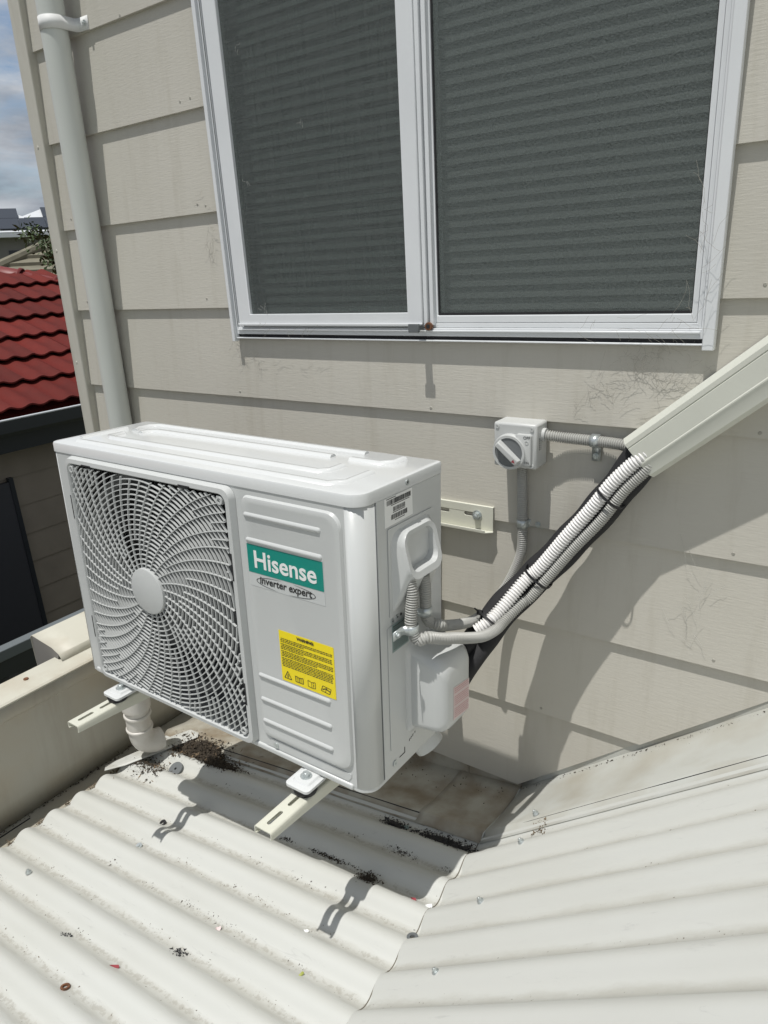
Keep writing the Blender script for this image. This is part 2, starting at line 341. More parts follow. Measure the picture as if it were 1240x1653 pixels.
def catmull(P, n=12):
    P = [Vector(p) for p in P]; Q = [P[0] * 2 - P[1]] + P + [P[-1] * 2 - P[-2]]; o = []
    for i in range(1, len(Q) - 2):
        for k in range(n):
            t = k / n; a, b, c, d = Q[i - 1], Q[i], Q[i + 1], Q[i + 2]
            o.append(.5 * ((2 * b) + (c - a) * t + (2 * a - 5 * b + 4 * c - d) * t * t + (3 * b - a - 3 * c + d) * t ** 3))
    o.append(P[-1]); return o
def resample(path, step):
    L_ = [0]
    for a, b in zip(path, path[1:]): L_.append(L_[-1] + (b - a).length)
    n = max(2, int(L_[-1] / step)); o = []; j = 0
    for i in range(n + 1):
        t = L_[-1] * i / n
        while j < len(L_) - 2 and L_[j + 1] < t: j += 1
        f = (t - L_[j]) / max(1e-9, L_[j + 1] - L_[j]); o.append(path[j].lerp(path[j + 1], f))
    return o, L_[-1]
def tube(path, rad, seg=16, step=.004, cap=True, mb=None):
    pts, Lg = resample(catmull(path), step); mb = mb or MB(); loops = []
    d = (pts[1] - pts[0]).normalized(); u = d.orthogonal().normalized()
    for i, p in enumerate(pts):
        d = (pts[min(i + 1, len(pts) - 1)] - pts[max(i - 1, 0)]).normalized()
        u = (u - d * u.dot(d)).normalized(); v = d.cross(u)
        s_ = Lg * i / (len(pts) - 1); r = rad(s_, s_ / Lg) if callable(rad) else rad
        loops.append([p + r * (math.cos(2 * math.pi * k / seg) * u + math.sin(2 * math.pi * k / seg) * v) for k in range(seg)])
    return mb.loft(loops, True, cap)
def corr(r, pitch, depth):
    return lambda s_, f: r - depth * max(0.0, .5 - .5 * math.cos(2 * math.pi * s_ / pitch)) ** 1.5
def text(body, size, m, name, parent, mx_, bold=0.0, ext=.0002, align='LEFT', shear=0.0, sx=1.0):
    c = bpy.data.curves.new(name, 'FONT'); c.body = body; c.size = size; c.offset = bold; c.extrude = ext; c.align_x = align; c.shear = shear
    c.resolution_u = 4
    tmp = bpy.data.objects.new('tmp', c); COL.objects.link(tmp)
    bpy.context.view_layer.update()
    dg = bpy.context.evaluated_depsgraph_get(); me = bpy.data.meshes.new_from_object(tmp.evaluated_get(dg)); bpy.data.objects.remove(tmp)
    me.transform(mx_ @ Matrix.Diagonal((sx, 1, 1, 1))); me.materials.clear(); me.materials.append(m); me.name = name
    o = bpy.data.objects.new(name, me); COL.objects.link(o); o.parent = parent
    return o
def hexbolt(mb, c, d, r, h, washer=None):
    c = Vector(c); d = Vector(d).normalized()
    if washer: mb.cyl(c, c + d * .0015, washer, 24); c = c + d * .0015
    mb.cyl(c, c + d * h, r, 6, r * .93); mb.cyl(c + d * h, c + d * (h + .0006), r * .6, 14, r * .5)
def crumbs(name, centre_fn, n, smin, smax, m, label, cat='debris', flat=.6, mound=None):
    mb = MB()
    if mound:
        cx_, cy_, rx_, ry_, h_ = mound; g_ = 26; vs = []; fs = []
        for i in range(g_ + 1):
            for j in range(g_ + 1):
                a, b = 2 * i / g_ - 1, 2 * j / g_ - 1; x, y = cx_ + a * rx_, cy_ + b * ry_
                k = max(0.0, 1 - a * a - b * b + .55 * noise.noise(Vector((x * 55, y * 55, 3)))) ** .7
                base_z = on_l(x, y).z
                vs.append((x, y, base_z - .002 + h_ * k * (1 + .8 * noise.noise(Vector((x * 160, y * 160, 9)))) if k > 0 else base_z - .004))
        fs = [(i * (g_ + 1) + j, i * (g_ + 1) + j + 1, (i + 1) * (g_ + 1) + j + 1, (i + 1) * (g_ + 1) + j) for i in range(g_) for j in range(g_)]
        mb.add(vs, fs)
    for i in range(n):
        p = Vector(centre_fn()); s_ = random.uniform(smin, smax) * random.choice((.5, .7, 1, 1, 1.4))
        q = [p + Vector((random.gauss(0, s_), random.gauss(0, s_), abs(random.gauss(0, s_ * flat)))) for _ in range(4)]
        mb.add(q, [(0, 1, 2), (0, 2, 3), (0, 3, 1), (1, 3, 2)])
    return solo(mb.obj(name, m), label, cat, kind='stuff')

# ------------------------------------------------------------------ ground
g = MB().add([(-900, -900, -5.2), (900, -900, -5.2), (900, 900, -5.2), (-900, 900, -5.2)], [(0, 1, 2, 3)]).obj('ground', grass_m)
g['kind'] = 'structure'

# ------------------------------------------------------------------ the house wall with its window
PITCH = .2131; Z0 = 1.4064
XF, TA, TB = .1799, math.tan(.686), math.tan(.1412)     # fold of the metal roof, rise to the right, fall to the left
XL, XR_ = -1.245, 3.2
WX0, WX1, WZ0, WZ1 = -.566, .494, .697, 1.86
house = thing('weatherboard_house', 'cream painted weatherboard house wall standing behind the outdoor unit', 'house', (XL, 0, -.3))
def clip(poly, nx, nz, c):       # keep nx*x + nz*z >= c
    o = []
    for i in range(len(poly)):
        a, b = poly[i], poly[(i + 1) % len(poly)]
        da = nx * a[0] + nz * a[1] - c; db = nx * b[0] + nz * b[1] - c
        if da >= 0: o.append(a)
        if (da >= 0) != (db >= 0):
            t = da / (da - db); o.append((a[0] + t * (b[0] - a[0]), a[1] + t * (b[1] - a[1])))
    return o
def roofline(poly):   # boards stop above the sloping flashing
    return clip(poly, -TA, 1, -.293 - TA * XF + 0.0)
def nail_mb(x, z, y):
    mb = MB(); mb.cyl((x, y + .0004, z), (x, y - .0009, z), .0034, 10, .0024); return mb
NAILS = [(-.627, 1.215), (-.661, 1.213), (-1.161, 1.007), (-.659, .789), (-.582, .566), (-.028, .562), (.559, .786), (.577, .562), (.56, .353), (.549, .143), (.225, -.074), (-.648, 1.0), (-.621, .995), (-.823, 1.411), (-1.143, 1.164), (-1.157, .79), (.62, 1.0), (.59, 1.21)]
for k in range(-7, 9):
    zb = Z0 - PITCH * k; zt = zb + PITCH + .025
    def P3(p, dep, zb=zb):
        return (p[0], -.0110 + (p[1] - zb) / PITCH * .0092 + dep, p[1])
    pieces = []
    if zb > WZ1 or zt < WZ0 + .02: pieces = [[(XL, zb), (XR_, zb), (XR_, zt), (XL, zt)]]
    elif zb < WZ0: pieces = [[(XL, zb), (XR_, zb), (XR_, zt), (WX1 - .008, zt), (WX1 - .008, WZ0 + .01), (WX0 + .008, WZ0 + .01), (WX0 + .008, zt), (XL, zt)]]
    elif zt > WZ1: pieces = [[(XL, zb), (WX0 + .008, zb), (WX0 + .008, WZ1 - .01), (WX1 - .008, WZ1 - .01), (WX1 - .008, zb), (XR_, zb), (XR_, zt), (XL, zt)]]
    else: pieces = [[(XL, zb), (WX0 + .008, zb), (WX0 + .008, zt), (XL, zt)], [(WX1 - .008, zb), (XR_, zb), (XR_, zt), (WX1 - .008, zt)]]
    for pc in pieces:
        if len(pc) == 4: pc = roofline(pc)
        elif zb < WZ0:
            pc = roofline(pc)
        if len(pc) < 3: continue
        b = MB().poly(pc, (), P3, .0098).obj('weatherboard', board_m, house)
        for (x, z) in NAILS:
            if zb < z < zb + .045 and min(p[0] for p in pc) < x < max(p[0] for p in pc):
                nail_mb(x, z, -.0110 + (z - zb) / PITCH * .0092).obj('nail', nail_m, b, smooth=40)
# corner board at the left end of the wall: two strips
def lean(mb):          # the corner leans very slightly out of plumb
    mb.v = [(x + .030 * (z - .56), y, z) for x, y, z in mb.v]; return mb
lean(MB().box((-1.262, -.026, -.62), (-1.2170, .06, 3.0))).obj('corner_board', trim_m, house, bevel=.004)
lean(MB().box((-1.282, -.016, -.62), (-1.2625, .40, 3.0))).obj('corner_board', trim_m, house, bevel=.003)
for z in (1.19, .93, .62, .35):
    MB().cyl((-1.245 + .03 * (z - .56), -.0255, z), (-1.245 + .03 * (z - .56), -.0272, z), .0045, 10, .003).obj('nail', trim_m, house, smooth=40)
# inside of the wall and the dark room
MB().box((-1.22, .055, -.6), (-.60, .075, 3.0)).obj('inner_wall', room_m, house)
MB().box((.53, .055, -.6), (XR_, .075, 3.0)).obj('inner_wall', room_m, house)
MB().box((-.60, .055, -.6), (.53, .075, .66)).obj('inner_wall', room_m, house)
MB().box((-.60, .055, 1.9), (.53, .075, 3.0)).obj('inner_wall', room_m, house)
MB().box((-1.20, .80, .2), (1.5, .82, 2.6)).obj('room_wall', room_m, house)
MB().box((-1.20, .076, .2), (-1.18, .799, 2.6)).obj('room_wall', room_m, house)
MB().box((1.48, .076, .2), (1.50, .799, 2.6)).obj('room_wall', room_m, house)
MB().box((-1.179, .076, 2.58), (1.479, .799, 2.60)).obj('room_ceiling', room_m, house)
MB().box((-1.179, .076, .2), (1.479, .799, .22)).obj('room_floor', room_m, house)

def win3(y0): return lambda p, d: (p[0], y0 + d, p[1])
def frame(x0, z0, x1, z1, hx0, hz0, hx1, hz1, y, t):
    return MB().poly([(x0, z0), (x1, z0), (x1, z1), (x0, z1)], [[(hx0, hz0), (hx1, hz0), (hx1, hz1), (hx0, hz1)]], win3(y), t)
win = frame(WX0, .7065, WX1, 1.86, -.553, .722, .478, 1.83, -.018, .075).obj('window', alu_m, house, bevel=.0012)
frame(-.5525, .7225, .4775, 1.829, -.540, .7305, .4700, 1.82, -.0135, .06).obj('frame_step', alu_m, win, bevel=.001)
frame(-.5395, .7310, -.0305, 1.819, -.5005, .7520, -.0655, 1.80, -.0265, .016).obj('flyscreen_frame', alu_m, win, bevel=.0015)
frame(-.0440, .7312, .4695, 1.818, -.0050, .7450, .4605, 1.80, -.0115, .03).obj('sash', alu_m, win, bevel=.0015)
MB().box((-.0300, -.0235, .727), (-.0210, -.008, 1.818)).obj('mullion_rib', alu_m, win, bevel=.001)
MB().box((-.0180, -.0200, .728), (-.0090, -.008, 1.818)).obj('mullion_rib', alu_m, win, bevel=.001)
MB().box((-.5395, -.0300, .7270), (-.0305, -.0268, .7325)).obj('screen_bead', alu_m, win, bevel=.001)
MB().box((-.552, -.0225, .7150), (.477, -.0185, .7185)).obj('sill_bead', alu_m, win, bevel=.001)
MB().box((WX0 - .003, -.0215, .6965), (WX1 - .01, -.010, .6995)).obj('sill_lip', alu_m, win, bevel=.001)
MB().box((WX0 - .004, -.0265, .690), (WX0 + .0065, -.0110, 1.86)).obj('jamb_flange', alu_m, win, bevel=.0012)
MB().box((WX1 - .0115, -.0270, .690), (WX1 + .006, -.0110, 1.86)).obj('jamb_flange', alu_m, win, bevel=.0012)
MB().box((WX0 + .004, -.012, .6996), (WX1 - .01, -.008, .7062)).obj('sill_gap_shade', rubber_m, win)  # black strip stands in for the shaded gap above the sill lip
MB().box((-.501, -.0180, .7515), (-.065, -.0176, 1.801)).obj('flyscreen', screen_m, win)
MB().box((-.501, -.0040, .7515), (-.030, -.0010, 1.801)).obj('window_pane', glass_m, win)
MB().box((-.006, -.0062, .7440), (.4620, -.0020, 1.801)).obj('window_pane', obsc_m, win)
MB().poly([(-.006, .744), (.462, .744), (.462, 1.801), (-.006, 1.801)], [[(-.0015, .7495), (.459, .7495), (.459, 1.80), (-.0015, 1.80)]], win3(-.0078), .0015).obj('glazing_seal', rubber_m, win)
lt = MB(); lt.box((-.0450, -.048, .7195), (-.0290, -.0275, .7300)); lt.box((-.0490, -.052, .7165), (-.0250, -.0460, .7330))
lt.obj('latch', ltc_m, win, bevel=.0015)
MB().cyl((-.0190, -.0180, .7260), (-.0190, -.0262, .7260), .0075, 18).obj('rusty_hole', rust_m, win, smooth=40)
MB().cyl((-.0190, -.0260, .7260), (-.0190, -.0268, .7260), .0042, 14).obj('screw_hole', dark_m, win)

for gx0, gx1 in ((-.5545, -.5530), (-.5405, -.5392)):
    MB().box((gx0, -.0188, .7235), (gx1, -.0178, 1.829)).obj('frame_groove', ltc_m, win)
# venetian blind behind the panes
blind = thing('venetian_blind', 'closed grey venetian blind hanging behind the window panes', 'blind', (-.02, .04, 1.83))
blind['loc'] = (0, 0, 0); 
first = None
for i in range(50):
    z = .742 + i * .0215
    if first is None:
        mb = MB(); prof = []
        for k in range(7):
            u = (k / 6 - .5) * .026; c_ = .0024 * (1 - (2 * (k / 6) - 1) ** 2)
            a = R(58); prof.append((-c_ * math.sin(a) + u * math.cos(a), u * math.sin(a) - c_ * math.cos(a) * -1))
        lo = [[(-.53, y, zz) for y, zz in prof], [(.47, y, zz) for y, zz in prof]]
        mb.loft(lo, closed=False)
        me_o = mb.obj('blind_slat', slat_m, None, smooth=60)
        me_o.parent = blind; me_o.location = (.02, -.012, z - 1.83); first = me_o
    else:
        o = first.copy(); COL.objects.link(o); o.location = (.02, -.012, z - 1.83)
# the blind's strings, seen as vertical tapes
MB().box((-.53, .02, 1.79), (.47, .055, 1.82)).obj('head_rail', slat_m, None).parent = blind
for o in bpy.data.objects:
    if o.parent == blind and o.name.startswith('head_rail'): o.location = (.02, -.04, -1.83)

# ------------------------------------------------------------------ metal roof below the wall
PC = .0762; Y1 = -.264; ZC = -.2894; AMP = .0086
def zl(x): return ZC - (XF - x) * TB
def zr(x): return ZC + (x - XF) * TA
def corr_z(y): return AMP * (math.tanh(.7 * math.cos(2 * math.pi * (y - Y1) / PC)) / math.tanh(.7) - 1)
XE = -.872
roof = thing('corrugated_roof', 'dirty white corrugated steel roof folding upward on the right below the wall', 'roof', (XF, -1.0, -.32))
def sheet(x0, x1, y0, y1, left, lift=0.0, nx=8):
    mb = MB(); ny = int(abs(y1 - y0) / PC * 18) + 1; vs = []; fs = []
    for i in range(ny + 1):
        y = y0 + (y1 - y0) * i / ny
        for j in range(nx + 1):
            x = x0 + (x1 - x0) * j / nx
            cz = corr_z(y) * (1.0 if left else 1.0 / math.cos(.686))
            z = (zl(x) if left else zr(x)) + cz + lift
            # sheets are never quite flat
            z += .0010 * noise.noise(Vector((x * 3, y * 4, 2.0 if left else 7.0)))
            vs.append((x, y, z))
    for i in range(ny):
        for j in range(nx):
            a = i * (nx + 1) + j; fs.append((a, a + 1, a + nx + 2, a + nx + 1))
    return mb.add(vs, fs)
def crest(k): return Y1 - PC * k
def on_l(x, y, h=0.0): return Vector((x, y, zl(x) + corr_z(y) + h))
def on_r(x, y, h=0.0): return Vector((x, y, zr(x) + corr_z(y) / .77 + h))

o = sheet(XE, XF + .004, -.203, crest(9) - .006, True, nx=26).obj('roof_sheet', roof_m, roof, smooth=50)
o = sheet(XE, XF + .004, crest(9) + .004, -2.6, True, .0012, nx=26).obj('roof_sheet', roof_m, roof, smooth=50)
o = sheet(XF - .003, 3.2, -.203, crest(3) + .006, False, .0030, nx=40).obj('roof_sheet', roof_m, roof, smooth=50)
o = sheet(XF - .003, 3.2, crest(3) + .010, -2.6, False, .0046, nx=40).obj('roof_sheet', roof_m, roof, smooth=50)
for s_ in roof.children:
    so = s_.modifiers.new('thick', 'SOLIDIFY'); so.thickness = .0012; so.offset = -1
    es = s_.modifiers.new('split', 'EDGE_SPLIT'); es.split_angle = R(55)
# apron flashing along the wall: upstand, pan and turned-down lip, in mitred lengths
def flash_strip(x0, x1, zf, name='flashing', n=14, m=None, dz=0.0, up=.10):
    prof = [(-.0008, up), (-.0010, .0), (-.06, .0005), (-.125, .0075), (-.186, .0225), (-.1905, .0215), (-.196, .0160), (-.213, .0105)]
    loops = []
    for i in range(n + 1):
        x = x0 + (x1 - x0) * i / n
        loops.append([(x, y, zf(x) + q + dz + .0012 * noise.noise(Vector((x * 9, y * 30, 1)))) for y, q in prof])
    mb = MB().loft(loops, closed=False); ob = mb.obj(name, m or flash_m, roof, smooth=35)
    so = ob.modifiers.new('thick', 'SOLIDIFY'); so.thickness = .0012; so.offset = -1
    return ob
FZ = -.311
flash_strip(-.885, .045, lambda x: FZ - (XF - x) * TB, n=40, m=flash_shade_dirt_m)
flash_strip(.020, XF, lambda x: FZ - (XF - x) * TB, dz=.0022, n=10, m=flash_shade_dirt_m)
flash_strip(XF, 3.2, lambda x: FZ + .001 + (x - XF) * TA, n=60)
# sealed joint where the lengths overlap, and the sealant bead at the fold corner
tube([(XF, -.013, -.308), (XF + .001, -.06, -.3090), (XF, -.12, -.3020), (XF, -.188, -.2870), (XF, -.200, -.2945), (XF, -.213, -.2990)], .0016, 6, .006).obj('sealant_bead', flash_m, roof)
tube([(-.70, -.1912, FZ - (XF + .70) * TB + .0218), (-.2, -.1912, FZ - (XF + .2) * TB + .0218), (XF - .01, -.1912, FZ + .0210), (XF + .01, -.1912, FZ + .0290), (XF + .4, -.1912, FZ + .4 * TA + .0226), (2.5, -.1912, FZ + (2.5 - XF) * TA + .0226)], .0012, 6, .02).obj('lip_gap_shade', rubber_m, roof)  # black tube paints the dark overlap gap along the apron lip
# pan closing strip at the left, under the sheet ends
sol = MB().add([(-.960, -.015, zl(-.960) - .0195), (-.79, -.015, zl(-.79) - .0195), (-.79, -2.6, zl(-.79) - .0195), (-.960, -2.6, zl(-.960) - .0195)], [(0, 1, 2, 3)])
sol.obj('gutter_sole', gut_m, roof)
# turned foam closures under the left sheet ends are left open as in the picture; end drip edges
RS = None
def roof_screw(x, y, right, tilt=0.0):
    global RS
    z = (zr(x) if right else zl(x)) + .004
    nrm = Vector((-TA if right else -TB, 0, 1)).normalized()
    if RS is None:
        mb = MB(); mb.cyl((0, 0, -.001), (0, 0, .0022), .0068, 20, .0062); mb.cyl((0, 0, .0022), (0, 0, .0034), .0058, 20); hexbolt(mb, (0, 0, .0034), (0, 0, 1), .0038, .0042)
        RS = mb.obj('roof_screw', steel_m, None, smooth=35); RS.parent = roof; tgt = RS
    else:
        tgt = RS.copy(); COL.objects.link(tgt)
    q = nrm.to_track_quat('Z', 'Y').to_matrix().to_4x4() @ Matrix.Rotation(tilt, 4, 'Z')
    q.translation = Vector((x, y, z)) - Vector(roof['loc']); tgt.matrix_local = q
for (x, y, rt) in ((.296, crest(0), 1), (.290, crest(2), 1), (.292, crest(4), 1), (.287, -.176, 1), (-.699, crest(6), 0), (.95, crest(0), 1), (.95, crest(4), 1), (.9, crest(2), 1), (-.699, crest(9), 0), (.292, crest(7), 1)):
    roof_screw(x, y, rt, random.random())
pts = []
y = -.206
while y > -2.2:
    pts.append((XF - .0035, y, zr(XF - .0035) + corr_z(y) + .0040)); y -= .0085
sm = MB()
for a, b in zip(pts, pts[1:]): sm.cyl(a, b, .0010, 5, cap=False)
sm.obj('fold_edge_shadow', seam_m, roof)  # dark tube draws the shadow line of the overlapping sheet edge
# dents / scraps
# ------------------------------------------------------------------ box gutter upstand left of the roof
par = thing('parapet_gutter', 'stained cream box gutter wall with capped top at the left edge of the roof', 'gutter', (-.92, -1.0, -.46))
def stripy(prof, y0, y1, name, m, n=18, solid=.0014):
    loops = []
    for i in range(n + 1):
        y = y0 + (y1 - y0) * i / n
        loops.append([(x + .0015 * noise.noise(Vector((y * 3, z * 5, 3))), y, z + .001 * noise.noise(Vector((y * 4, x * 9, 8)))) for x, z in prof])
    ob = MB().loft(loops, closed=False).obj(name, m, par, smooth=30)
    so = ob.modifiers.new('thick', 'SOLIDIFY'); so.thickness = solid; so.offset = -1
    return ob
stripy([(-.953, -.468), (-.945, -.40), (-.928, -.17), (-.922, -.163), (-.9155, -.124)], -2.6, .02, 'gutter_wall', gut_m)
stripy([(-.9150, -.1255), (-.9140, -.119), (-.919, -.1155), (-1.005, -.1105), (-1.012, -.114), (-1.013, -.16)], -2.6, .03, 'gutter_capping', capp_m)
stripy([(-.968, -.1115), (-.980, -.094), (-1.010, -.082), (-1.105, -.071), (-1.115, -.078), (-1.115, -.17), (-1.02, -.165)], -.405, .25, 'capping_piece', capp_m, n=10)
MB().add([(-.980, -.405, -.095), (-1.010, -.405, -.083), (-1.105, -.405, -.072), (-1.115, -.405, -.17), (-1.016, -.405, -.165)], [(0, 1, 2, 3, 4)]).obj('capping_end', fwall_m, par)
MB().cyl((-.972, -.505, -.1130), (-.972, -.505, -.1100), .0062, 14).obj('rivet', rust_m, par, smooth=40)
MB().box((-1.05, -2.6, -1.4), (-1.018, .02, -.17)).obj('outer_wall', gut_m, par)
tube([(-.930, -.60, -.4665), (-.932, -.70, -.4665), (-.932, -.80, -.4665), (-.932, -.95, -.4665)], .0022, 6, .02).obj('gutter_gap_shade', rubber_m, par)  # black tube paints the dark open gap along the gutter foot
# ------------------------------------------------------------------ downpipe
dp = thing('downpipe', 'round painted downpipe standing against the wall near the corner board', 'pipe', (-1.026, -.044, -.4))
PX, PY, PR = -1.0255, -.046, .0315
pp = lambda z: Vector((-1.0565 + .0418 * (z - .45), -.041 - .0140 * (z - .45), z))
mb = MB(); mb.cyl(pp(-.43), pp(3.0), PR, 40); mb.obj('pipe', pipe_m, dp, smooth=40)
PX, PY = pp(1.45).x, pp(1.45).y
cl = MB()
for i in range(25):
    pass
loops = []
prof = []
for i in range(33):
    t = R(180 + 25 + (360 - 50 - 180 + 180) * i / 32)
for i in range(29):
    t = R(178 + 180 * i / 28 + (6 if i == 28 else 0)); prof.append((PX + (PR + .0015) * math.cos(t), PY + (PR + .0015) * math.sin(t)))
prof = [(PX - PR - .001, -.010)] + prof + [(PX + PR + .001, -.018), (PX + PR + .010, -.0135), (PX + PR + .042, -.0125)]
cl.loft([[(x, y, 1.408) for x, y in prof], [(x, y, 1.436) for x, y in prof]], closed=False)
co = cl.obj('clamp', clamp_m, dp, smooth=35); so = co.modifiers.new('thick', 'SOLIDIFY'); so.thickness = .0018; so.offset = 1
sc = MB(); hexbolt(sc, (PX + PR + .032, -.0145, 1.422), (0, -1, 0), .0042, .004, .006); sc.obj('clamp_screw', steel_m, dp, smooth=35)

# ------------------------------------------------------------------ AIR CONDITIONER (local frame: u right, v into the wall, w up)
MA = rot_ypr(.0038, -.0303, .0098)
AO = Vector((-.6521, -.4966, .0200))
W, H, D, LZ = .78, .5227, .2356, .5034
ac = thing('air_conditioner', 'white outdoor air conditioner unit with round fan grille and teal badge on brackets', 'air conditioner', AO, mrot=MA)
F3 = lambda v0: (lambda p, d: (p[0], v0 + d, p[1]))        # plates on the front, depth into the unit
S3 = lambda u0: (lambda p, d: (u0 - d, p[0], p[1]))        # plates on the side
# body: wrap-around shell with rounded front corners, lofted in plan
def plan(u0, u1, v0, v1, r, rb=.006, n=7):
    pts = []
    for (cx, cy, a0, rr) in ((u1 - r, v0 + r, -90, r), (u1 - rb, v1 - rb, 0, rb), (u0 + rb, v1 - rb, 90, rb), (u0 + .012, v0 + .012, 180, .012)):
        for i in range(n + 1):
            t = R(a0 + 90 * i / n); pts.append((cx + rr * math.cos(t), cy + rr * math.sin(t)))
    return pts
# side + back shell (without front face)
pl = plan(.0, W, .0, D, .028)
i0 = 0
shell = [p for p in pl if True]
# order: starts at the front right corner (bottom of the arc) and runs round to the front left corner
body = MB(); body.loft([[(x, y, .004) for x, y in shell], [(x, y, LZ) for x, y in shell]], closed=False)
ob = body.obj('side_panel', case_m, ac, smooth=30)
so = ob.modifiers.new('thick', 'SOLIDIFY'); so.thickness = .001; so.offset = -1
# front panel with the grille opening
fo = [(.0118, .004), (W - .0278, .004), (W - .0278, LZ), (.0118, LZ)]
front = MB().poly(fo, [rrect(.062, .014, .517, .490, .022)], F3(0.0), .0012)
front.obj('front_panel', case_m, ac)
# bottom tray and inside
MB().loft([[(x, y, zz) for x, y in plan(.0005, W - .0005, .0005, D - .0005, .0275)] for zz in (-.003, .0038)], True, True).obj('base_tray', case_m, ac)
br = MB(); br.box((.022, -.0035, -.003), (W - .035, .012, .0085)); br.obj('base_lip', case_m, ac, bevel=.003)
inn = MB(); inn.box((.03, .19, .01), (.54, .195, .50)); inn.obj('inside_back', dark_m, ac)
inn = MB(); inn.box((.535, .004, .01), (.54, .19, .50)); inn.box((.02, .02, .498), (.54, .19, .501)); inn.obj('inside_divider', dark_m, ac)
fin = MB()
for i in range(34):
    fin.box((.034 + i * .0148, .176, .02), (.0385 + i * .0148, .189, .49))
for i in range(16):
    fin.box((.014, .02 + i * .011, .02), (.0155, .026 + i * .011, .49))
fin.obj('coil', fin_m, ac)
sh = MB()
n = 48; GC = (.281, .2625)
for i in range(n):
    a0, a1 = 2 * math.pi * i / n, 2 * math.pi * (i + 1) / n
    q = lambda a, r, v: (GC[0] + r * math.cos(a), v, GC[1] + r * math.sin(a))
    sh.add([q(a0, .214, .03), q(a1, .214, .03), q(a1, .214, .085), q(a0, .214, .085)], [(0, 1, 2, 3)])
    sh.add([q(a0, .214, .03), q(a1, .214, .03), q(a1, .232, .018), q(a0, .232, .018)], [(0, 1, 2, 3)])
sh.obj('fan_shroud', fan_m, ac, smooth=50)
fan = MB(); fan.cyl((GC[0], .045, GC[1]), (GC[0], .12, GC[1]), .045, 28)
fo_ = fan.obj('fan', fan_m, ac, smooth=40)
for b in range(3):
    bl = MB(); loops = []
    for i in range(9):
        r_ = .042 + .165 * i / 8; row = []
        for k in range(9):
            t = R(120 * b + 20) + R(95) * (k / 8) * (.75 + .3 * i / 8) - R(38) * i / 8
            row.append((GC[0] + r_ * math.cos(t), .055 + .07 * k / 8 + .008 * math.sin(math.pi * k / 8), GC[1] + r_ * math.sin(t)))
        loops.append(row)
    bl.loft(loops, closed=False); x_ = bl.obj('fan_blade', fan_m, fo_, smooth=60)
    so = x_.modifiers.new('thick', 'SOLIDIFY'); so.thickness = .003
# motor bracket bars behind the fan
MB().box((.255, .13, .02), (.262, .15, .49)).box((.30, .13, .02), (.307, .15, .49)).obj('motor_bracket', steel_m, ac)
# grille frame
fr = MB()
outer = rrect(.051, .0015, .526, .5005, .020); ti = rrect(.066, .0165, .511, .4855, .016)
mid = rrect(.0545, .0050, .5225, .497, .018); mi = rrect(.0625, .0130, .5145, .489, .016)
lift = lambda pts, v: [(x, v, z) for x, z in pts]
fr.loft([lift(outer, -.0004), lift(mid, -.0125), lift(mi, -.0135), lift(ti, -.0085), lift(ti, .004)], True, False)
grl = fr.obj('grille', grille_m, ac, smooth=45)
# swirl guard: concentric rings and spiral spokes, both as thin deep blades
def inside(x, z, m=.0165):
    return .051 + m < x < .526 - m and .0015 + m < z < .5005 - m
gd = MB()
def blade(pts, th, v0, v1):
    """pts: 2D polyline; blade of thickness th standing from v0 (front) to v1"""
    if len(pts) < 2: return
    L1 = []
    for i, p in enumerate(pts):
        a = pts[max(i - 1, 0)]; b = pts[min(i + 1, len(pts) - 1)]
        dx, dz = b[0] - a[0], b[1] - a[1]; l = math.hypot(dx, dz) or 1; nx, nz_ = -dz / l * th / 2, dx / l * th / 2
        L1.append([(p[0] + nx, v0, p[1] + nz_), (p[0] - nx, v0, p[1] - nz_), (p[0] - nx, v1, p[1] - nz_), (p[0] + nx, v1, p[1] + nz_)])
    gd.loft(L1, True, True)
def dome(r): return -.0125 - .006 * max(0.0, 1 - (r / .24) ** 2)
nr = 30
for i in range(nr):
    r_ = .0545 + i * .0097; seg = []; n = int(2 * math.pi * r_ / .006)
    for k in range(n + 1):
        t = 2 * math.pi * k / n; x = GC[0] + r_ * math.cos(t); z = GC[1] + r_ * math.sin(t)
        if inside(x, z): seg.append((x, z))
        else:
            blade(seg, .0016, dome(r_), dome(r_) + .0048); seg = []
    blade(seg, .0016, dome(r_), dome(r_) + .0048)
def swirl(th0, r_): return th0 - .50 * max(0, (r_ - .046) / .2) ** .80
def spoke(th0, r0, r1):
    seg = []; r_ = r0
    loops = []
    while r_ <= r1:
        t = swirl(th0, r_); x = GC[0] + r_ * math.cos(t); z = GC[1] + r_ * math.sin(t)
        if inside(x, z): seg.append((x, z, r_))
        r_ += .0048
    if len(seg) < 2: return
    L1 = []
    for i, p in enumerate(seg):
        a = seg[max(i - 1, 0)]; b = seg[min(i + 1, len(seg) - 1)]
        dx, dz = b[0] - a[0], b[1] - a[1]; l = math.hypot(dx, dz) or 1; th = .0013; nx, nz_ = -dz / l * th / 2, dx / l * th / 2
        v0 = dome(p[2]) - .0006; v1 = v0 + .0040
        L1.append([(p[0] + nx, v0, p[1] + nz_), (p[0] - nx, v0, p[1] - nz_), (p[0] - nx, v1, p[1] - nz_), (p[0] + nx, v1, p[1] + nz_)])
    gd.loft(L1, True, True)
n1 = 24
for i in range(n1): spoke(2 * math.pi * i / n1, .046, .36)
for i in range(n1): spoke(2 * math.pi * (i + .5) / n1, (.085, .104, .124)[i % 3], .36)
for i in range(48): spoke(2 * math.pi * (i + .5) / 48, (.235, .255)[i % 2], .36)
go = gd.obj('guard_wires', grille_m, grl); go['kind'] = 'stuff'
hb = MB(); hb.cyl((GC[0], -.0085, GC[1]), (GC[0], -.0225, GC[1]), .0475, 48, .0465); hb.cyl((GC[0], -.0225, GC[1]), (GC[0], -.0235, GC[1]), .0465, 48, .0440)
